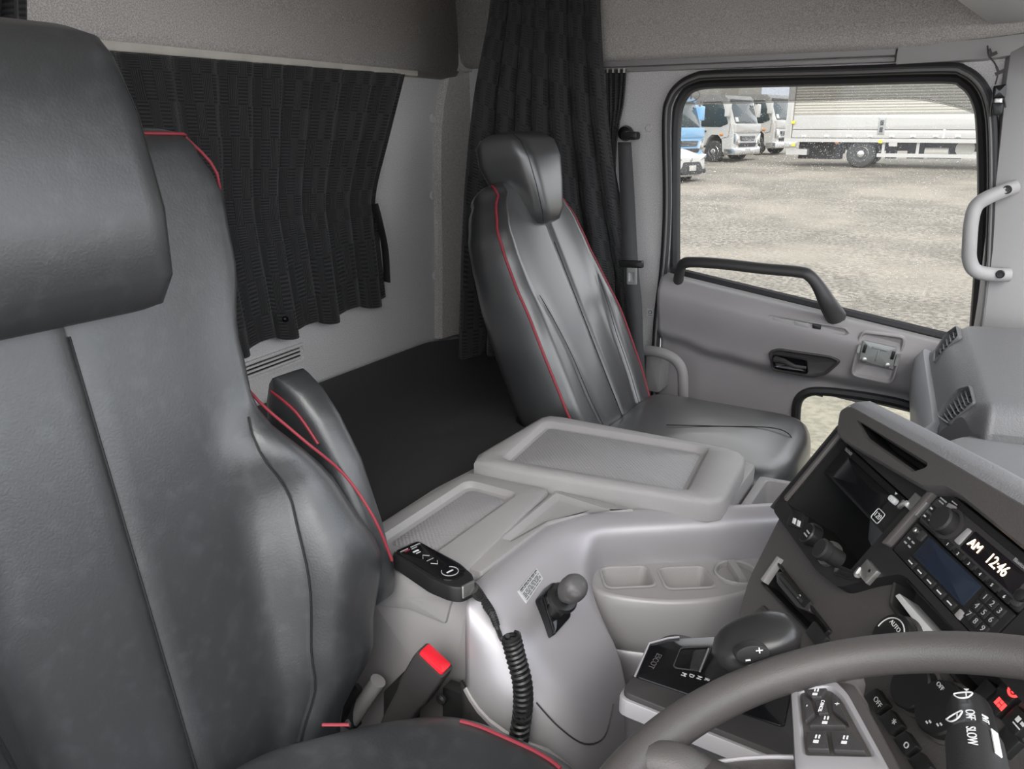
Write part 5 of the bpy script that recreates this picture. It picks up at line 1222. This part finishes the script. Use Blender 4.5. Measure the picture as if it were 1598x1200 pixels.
for d, sd_ in ((.017, -.15), (.045, -.6)):
    f = tfw(d, sd_); m = M(); m.tube(spline([f.p(-.004, -.006, .0006), f.p(-.004, .006, .0006), f.p(.003, .003, .0006), f.p(.003, -.003, .0006)], 4, closed=True), .0006, 5, ring=True); m.box((-.001, .002, .0006), (.009, .001, .0006), f); mk('stalk_symbol', m, WHITE, wsx)
f = tfw(.006, .0); m = M(); m.add([f.p(.0, -.002, .0005), f.p(.0, .002, .0005), f.p(.004, 0, .0005)], [(0, 1, 2)]); f = tfw(.0545, 0); m.add([f.p(.0, -.002, .0005), f.p(.0, .002, .0005), f.p(-.004, 0, .0005)], [(0, 1, 2)]); mk('stalk_symbol', m, WHITE, wsx, smooth=0)
f = tfw(.075, .75); m = M(); m.box((0, 0, 0), (.03, .005, .001), f); mk('stalk_mark', m, WHITE, wsx)

# ------------------------------------------------------------------ outdoors
TW = mat('white_truck_paint', (.52, .51, .49), .3, coat=.3, spec=.4)
TWC = mat('cream_body_panel', (.52, .50, .445), .45)
TB = mat('sky_blue_paint', (.25, .47, .72), .3, coat=.3)
TD = mat('dark_chassis', (.05, .05, .052), .7)
TG = mat('vehicle_glass', (.035, .05, .055), .08)
TT = mat('tyre_rubber', (.055, .055, .055), .8)
TC = mat('chrome_trim', (.7, .7, .7), .2, metal=.9)
TO = mat('orange_lens', (.8, .25, .03), .3)
TY = mat('yellow_sticker', (.8, .7, .05), .5)
def wheel(parent, c, r, w_, axis, rimc=TC, name='wheel'):
    axis = V(axis).normalized(); o = axis.orthogonal(); f = Fr(c, o, axis.cross(o), axis)
    q = M(); q.lathe(f, [(r * .58, -w_ / 2 + .02), (r * .9, -w_ / 2), (r, -w_ / 2 + .05), (r, w_ / 2 - .05), (r * .9, w_ / 2), (r * .6, w_ / 2), (r * .56, w_ / 2 - .03)], 32); t = mk(name, q, TT, parent)
    q = M(); q.lathe(f, [(r * .58, w_ / 2 - .03), (r * .52, w_ / 2 - .01), (r * .46, w_ / 2 - .05), (r * .26, w_ / 2 - .07), (r * .24, w_ / 2 + .01), (r * .16, w_ / 2 + .03), (r * .05, w_ / 2 + .03)], 28, False, True); mk('rim', q, rimc, t)
    for k in range(8):
        q = M(); a = 2 * PI * k / 8; q.lathe(f.at(r * .36 * math.cos(a), r * .36 * math.sin(a), w_ / 2 - .06), [(r * .045, 0), (r * .045, .02)], 8); mk('rim_hole', q, TD, t)
    return t
# --- wing body truck, parallel to our cab
Y0 = 30.0
def T3(px, py, y=Y0): return PY(px, py, y)
bt_ = thing('box_truck', 'long white wing body truck parked across the yard', 'truck', (T3(1343, 258).x, Y0 + 1.1, gz(Y0)))
zr = T3(1300, 216).z; zg = gz(Y0); xb = T3(1226, 200).x; xe = xb + 15
zp = T3(1226, 179).z
m = M(); m.box(((xb + xe) / 2, Y0 + 1.2, (zr + zr + 2.7) / 2), (xe - xb, 2.3, 2.7)); mk('body', m, TWC, bt_)
m = M(); rows_ = []
z = zp; k = 0
cor = []
while z < zr + 2.7:
    cor += [(z, .0), (z + .03, .0), (z + .045, .03), (z + .075, .03)]; z += .09
m.loft([[V((x, Y0 + .02 - d, z)) for z, d in cor] for x in (xb + .25, xe)], closed=False); mk('ribbed_wing_panel', m, TWC, bt_, smooth=0)
for z0, z1 in ((zr + .02, lerp(zr, zp, .36) - .012), (lerp(zr, zp, .36) + .012, zp - .02)):
    m = M(); m.pad(Fr((0, Y0, 0), (1, 0, 0), (0, 0, 1), (0, -1, 0)), rect(xb + .25, z0, xe, z1), -.1, .03, .02, .012); mk('drop_side', m, TW, bt_)
m = M(); m.pad(Fr((0, Y0, 0), (1, 0, 0), (0, 0, 1), (0, -1, 0)), rect(xb, zr - .05, xb + .22, zr + 2.7), -.1, .05, .02, .015); mk('rear_post', m, TW, bt_)
m = M(); m.box(((xb + xe) / 2, Y0 + .0, zr - .06), (xe - xb, .12, .12)); mk('bottom_rail', m, TW, bt_)
for px in (1255, 1290, 1325, 1358, 1392, 1425, 1460, 1495):
    m = M(); q = T3(px, 213); m.pad(Fr(q, (1, 0, 0), (0, 0, 1), (0, -1, 0)), rect(-.09, -.05, .09, .05), -.02, .05, .01, .01); mk('gate_latch', m, TC, bt_)
m = M(); q = T3(1376, 197); m.pad(Fr(q, (1, 0, 0), (0, 0, 1), (0, -1, 0)), rect(-.11, -.27, .11, .27), -.02, .05, .01, .01); lk = mk('centre_latch', m, PLATE, bt_)
for dz in (-.17, .05): 
    m = M(); m.pad(Fr(q + V((0, 0, dz + .06)), (1, 0, 0), (0, 0, 1), (0, -1, 0)), rect(-.05, -.08, .05, .08), .04, .06, .01, .005); mk('latch_slot', m, TD, lk)
m = M(); q = T3(1473, 209); m.box(q, (.08, .08, .28)); mk('gate_post', m, TC, bt_)
m = M(); m.box(((xb + xe) / 2 + .5, Y0 + 1.2, zr - .25), (xe - xb - 1.2, .9, .3)); mk('chassis', m, TD, bt_)
for a, c in ((1240, 1308), (1378, 1395), (1412, 1440), (1445, 1500)):
    m = M(); p, q = T3(a, 250), T3(c, 238); m.box(((p.x + q.x) / 2, Y0 + .8, (zr - .1 + T3(a, 248).z) / 2), (q.x - p.x, .6, zr - .1 - T3(a, 248).z)); mk('under_box', m, TD, bt_)
wheel(bt_, (T3(1343, 239).x, Y0 + .18, zg + .46), .46, .34, (0, -1, 0), TC)
wheel(bt_, (T3(1343, 239).x, Y0 + 2.2, zg + .46), .46, .34, (0, 1, 0), TC)
m = M(); c = V((T3(1343, 239).x, Y0 + .1, zg + .46)); m.loft([[c + V((.60 * math.cos(a), d, .62 * math.sin(a))) for d in (-.05, .5)] for a in [PI * k / 16 for k in range(17)]], closed=False); mk('mudguard', m, TD, bt_, solid=.02)
m = M(); p, q = T3(1368, 242), T3(1560, 242); m.box(((p.x + q.x) / 2, Y0 + .05, p.z), (q.x - p.x, .06, .12)); mk('side_guard', m, TW, bt_)
for px in (1380, 1434): 
    m = M(); p, q = T3(px, 218), T3(px, 243); m.box((p.x, Y0 + .06, (p.z + q.z) / 2), (.09, .05, p.z - q.z)); mk('guard_post', m, TW, bt_)
m = M(); p = T3(1490, 238); m.tube([p + V((-.9, .3, 0)), p + V((-.2, .3, 0))], .14, 14); mk('air_tank', m, TWC, bt_)
m = M(); p = T3(1506, 230); m.tube([p + V((0, .3, -.05)), p + V((0, 1.0, -.05))], .28, 16); mk('fuel_tank', m, TWC, bt_)
m = M(); p, q = T3(1226, 235), T3(1258, 239); m.box(((p.x + q.x) / 2, Y0 + .4, (p.z + q.z) / 2), (q.x - p.x, .6, .2)); mk('rear_bumper', m, TW, bt_)
m = M(); p = T3(1306, 221); m.box(p, (.12, .05, .12)); mk('side_marker', m, TO, bt_)
for px, py in ((1238, 191), (1238, 226), (1374, 221)):
    m = M(); p = T3(px, py, Y0 - .06); m.pad(Fr(p, (1, 0, 0), (0, 0, 1), (0, -1, 0)), rect(-.06, -.05, .06, .05), 0, .02, .01, .005); mk('reflector', m, TY, bt_)
m = M(); p = T3(1394, 223); m.box(p, (.25, .1, .22)); mk('notice_plate', m, TW, bt_)

# --- cab trucks, fronts turned to the right
def cab_truck(name, label, front_px, py_ground, y, paint, yaw, Wd=2.15, H=2.45, Lc=1.75, box=True):
    fx = PY(front_px, 250, y); root = thing(name, label, 'truck', (fx.x, fx.y, gz(fx.y)), rz=yaw)
    # local: +x forward, y from near side (0, -y) to far side, origin at the near front bottom corner
    def L(n, q, mt, parent=None, **k): return mk(n, q, mt, parent or root, local=True, **k)
    s = [(0, .35), (0, 1.18), (-.10, 1.45), (-.42, H - .12), (-.55, H), (-Lc, H + .02), (-Lc, .62), (-1.22, .62), (-1.14, .86), (-.98, 1.02), (-.70, 1.02), (-.52, .86), (-.46, .42), (-.40, .35)]
    fr_ = Fr((0, 0, 0), (1, 0, 0), (0, 0, 1), (0, -1, 0))
    q = M(); n = len(s); lo = [[V((x - (.1 if abs(d - .0) < 1e-6 or abs(d - Wd) < 1e-6 else 0) * (1 if x > -.3 else 0), d, z)) for x, z in s] for d in (.0, .12, Wd - .12, Wd)]
    q.loft(lo, True, False, False)
    bmx = bmesh.new(); vv = [bmx.verts.new((p.x, p.y, p.z)) for p in lo[0]]; ee = [bmx.edges.new((a, b)) for a, b in zip(vv, vv[1:] + vv[:1])]; bmesh.ops.triangle_fill(bmx, edges=ee); bmx.verts.index_update()
    q.add([v.co.copy() for v in bmx.verts], [tuple(v.index for v in f.verts) for f in bmx.faces]); q.add([v.co + V((0, Wd, 0)) for v in bmx.verts], [tuple(v.index for v in f.verts) for f in bmx.faces]); bmx.free()
    L('cab', q, paint, smooth=25)
    # windscreen on the sloped front
    d = (V((-.42, 0, H - .12)) - V((-.10, 0, 1.45))).normalized(); wfr = Fr((-.10, Wd / 2, 1.45), (0, 1, 0), d, (d.z, 0, -d.x))
    hh = (V((-.42, 0, H - .12)) - V((-.10, 0, 1.45))).length
    q = M(); q.pad(wfr, rect(-Wd / 2 + .16, -.02, Wd / 2 - .16, hh - .03), -.02, .012, .1, .01); g = L('windscreen', q, TG)
    for k in (-.45, .25): 
        q = M(); q.tube([wfr.p(k - .35, .0, .03), wfr.p(k + .35, .06, .03)], .012, 6); L('wiper', q, TD, g)
    q = M(); q.pad(wfr, rect(-.85, .04, -.6, .22), .012, .016, .01, .002); L('windscreen_sticker', q, TW, g)
    # side window and door seam
    q = M(); q.pad(fr_, [(-.30, 1.42), (-.62, 1.30), (-1.45, 1.32), (-1.45, H - .22), (-.62, H - .22)], -.03, .012, .06, .01); L('side_window', q, TG)
    q = M(); q.pad(fr_, rect(-1.42, 1.12, -1.20, 1.18), 0, .03, .01, .01); L('door_handle', q, TD)
    q = M(); q.tube([fr_.p(*p_, .004) for p_ in [(-.22, 1.42), (-.25, .95), (-.5, .9)]], .008, 6); q.tube([fr_.p(*p_, .004) for p_ in [(-1.52, 2.3), (-1.54, .9)]], .008, 6); L('door_seam', q, TD)
    # front face
    ff = Fr((0, Wd / 2, 0), (0, 1, 0), (0, 0, 1), (1, 0, 0))
    q = M(); q.pad(ff, rect(-Wd / 2 + .05, 1.08, Wd / 2 - .05, 1.42), -.1, .03, .05, .02); L('front_panel', q, paint)
    q = M(); q.pad(ff, [(-.62, .98), (.62, .98), (.55, .80), (-.55, .80)], -.02, .03, .03, .01); gr = L('grille', q, TD)
    q = M(); q.pad(ff, [(-.72, .72), (.72, .72), (.66, .58), (-.66, .58)], -.02, .04, .03, .01); L('grille', q, TD)
    for k in range(3):
        q = M(); q.box((0, .84 + k * .05, .035), (1.1, .012, .02), ff); L('grille_slat', q, TC, gr)
    for s_ in (-1, 1):
        q = M(); q.pad(ff, [(s_ * .68, .66), (s_ * 1.02, .70), (s_ * 1.03, 1.08), (s_ * .82, .98)], -.04, .035, .03, .01); hl_ = L('headlight', q, TC)
        q = M(); q.lathe(ff.at(s_ * .88, .82, .03), [(.08, 0), (.08, .02), (.05, .03)], 16); L('lamp', q, TW, hl_)
        q = M(); q.pad(ff, rect(s_ * .9 - .07, .5, s_ * .9 + .07, .58), .0, .05, .02, .01); L('fog_lamp', q, TC)
        q = M(); y_ = -.14 if s_ < 0 else Wd + .14; q.pad(Fr((-.25, y_, 1.95), (0, 1, 0), (0, 0, 1), (1, 0, 0)), rect(-.12, -.28, .12, .22), -.1, .06, .04, .03); L('mirror', q, paint)
        q = M(); q.tube([V((-.3, .02 if s_ < 0 else Wd - .02, 2.2)), V((-.25, y_, 2.1))], .02, 6); L('mirror_arm', q, TD)
    q = M(); q.pad(ff, rect(-Wd / 2, .28, Wd / 2, .55), -.4, .06, .05, .03); L('bumper', q, TC if paint is TW else paint)
    q = M(); q.pad(ff, rect(-.2, .33, .2, .52), .05, .075, .01, .005); L('number_plate', q, TW)
    q = M(); q.pad(fr_, rect(-.62, 1.0, -.48, 1.06), 0, .03, .01, .01); L('side_marker', q, TO)
    c = V((-.86, .16, .40)); ROOTLOC[root.name], sv = V(), ROOTLOC[root.name]
    wheel(root, c, .40, .28, (0, -1, 0), TC); wheel(root, c + V((0, Wd - .32, 0)), .40, .28, (0, 1, 0), TC)
    q = M(); q.box((-1.3 - 1.2, Wd / 2, .65), (3.2, .8, .25)); L('chassis', q, TD)
    if box:
        q = M(); q.pad(Fr((0, -.05, 0), (1, 0, 0), (0, 0, 1), (0, -1, 0)), rect(-Lc - 6, .95, -Lc - .12, 3.2), -Wd - .1, 0, .04, .03); L('cargo_box', q, TWC)
        wheel(root, V((-Lc - 4.2, .16, .40)), .40, .28, (0, -1, 0), TC); wheel(root, V((-Lc - 4.2, Wd - .16, .40)), .40, .28, (0, 1, 0), TC)
    ROOTLOC[root.name] = sv
    return root
cab_truck('cab_truck', 'white cab truck with dark grille standing left of the long truck', 1143, 256, 31.0, TW, math.radians(-12))
cab_truck('cab_truck', 'light blue cab truck at the left edge of the window', 1048, 250, 27.0, TB, math.radians(-12), box=True)
cab_truck('cab_truck', 'white cab truck half hidden behind the rear of the long truck', 1206, 250, 35.5, TW, math.radians(-12))
# --- white car
yc_ = 22.6
cf = PY(1053, 270, yc_); car = thing('passenger_car', 'white compact car with black grille parked in front of the blue truck', 'car', (cf.x, cf.y, gz(yc_)), rz=math.radians(-15))
def LC(n, q, mt, parent=None, **k): return mk(n, q, mt, parent or car, local=True, **k)
st_ = [(.0, .30, .52, .70), (-.06, .2, .74, .80), (-.25, .18, .82, .84), (-.7, .18, .95, .85), (-1.0, .18, 1.0, .85), (-1.5, .18, 1.32, .80), (-1.9, .18, 1.42, .76), (-2.6, .18, 1.42, .76), (-3.3, .18, 1.30, .76), (-3.9, .22, 1.02, .80), (-4.0, .3, .8, .74)]
q = M(); lo = []
for x, z0, z1, hw_ in st_:
    zs = min(.92, z1 - .04)
    lo.append([V((x, .85 + a, z)) for a, z in rp([(-hw_ * .92, z0), (hw_ * .92, z0), (hw_, (z0 + zs) / 2), (hw_ * .97, zs), (hw_ * (.72 if z1 > 1.1 else .86), z1), (-hw_ * (.72 if z1 > 1.1 else .86), z1), (-hw_ * .97, zs), (-hw_, (z0 + zs) / 2)], .08, 3)])
q.loft(lo, True, True, True); LC('body', q, TW, smooth=50)
cff = Fr((.03, .85, 0), (0, 1, 0), (-.05, 0, 1), None); 
if cff.z.x < 0: cff = Fr(cff.o, cff.x, cff.y, -cff.z)
q = M(); q.pad(cff, [(-.40, .62), (.40, .62), (.62, .34), (.5, .26), (-.5, .26), (-.62, .34)], -.1, .03, .05, .02); gq = LC('grille', q, TD)
q = M(); q.pad(cff, rect(-.17, .36, .17, .52), .02, .05, .01, .005); np_ = LC('number_plate', q, TW)
text_fr = Fr(cff.p(0, .44, .05), cff.x, cff.y, cff.z)
for s_ in (-1, 1):
    q = M(); q.pad(cff, [(s_ * .48, .66), (s_ * .80, .74), (s_ * .82, .84), (s_ * .5, .70)], -.25, -.01, .03, .02); LC('headlight', q, TC)
    q = M(); q.pad(cff, [(s_ * .64, .40), (s_ * .78, .42), (s_ * .78, .28), (s_ * .68, .28)], -.1, .0, .02, .01); LC('fog_lamp', q, TD)
q = M(); q.lathe(cff.at(0, .68, -.02), [(.05, -.05), (.05, .02)], 16); LC('badge', q, TC)
q = M(); q.pad(Fr((-1.02, .85, 1.0), (0, 1, 0), (-.8, 0, .6), (.6, 0, .8)), [(-.68, .02), (.68, .02), (.56, .58), (-.56, .58)], -.02, .03, .05, .01); LC('windscreen', q, TG)
sv = ROOTLOC[car.name]; ROOTLOC[car.name] = V()
for x, yy, ax_2 in ((-.75, .08, -1), (-.75, 1.62, 1), (-3.3, .08, -1), (-3.3, 1.62, 1)): wheel(car, V((x, yy, .31)), .31, .2, (0, ax_2, 0), TC)
ROOTLOC[car.name] = sv
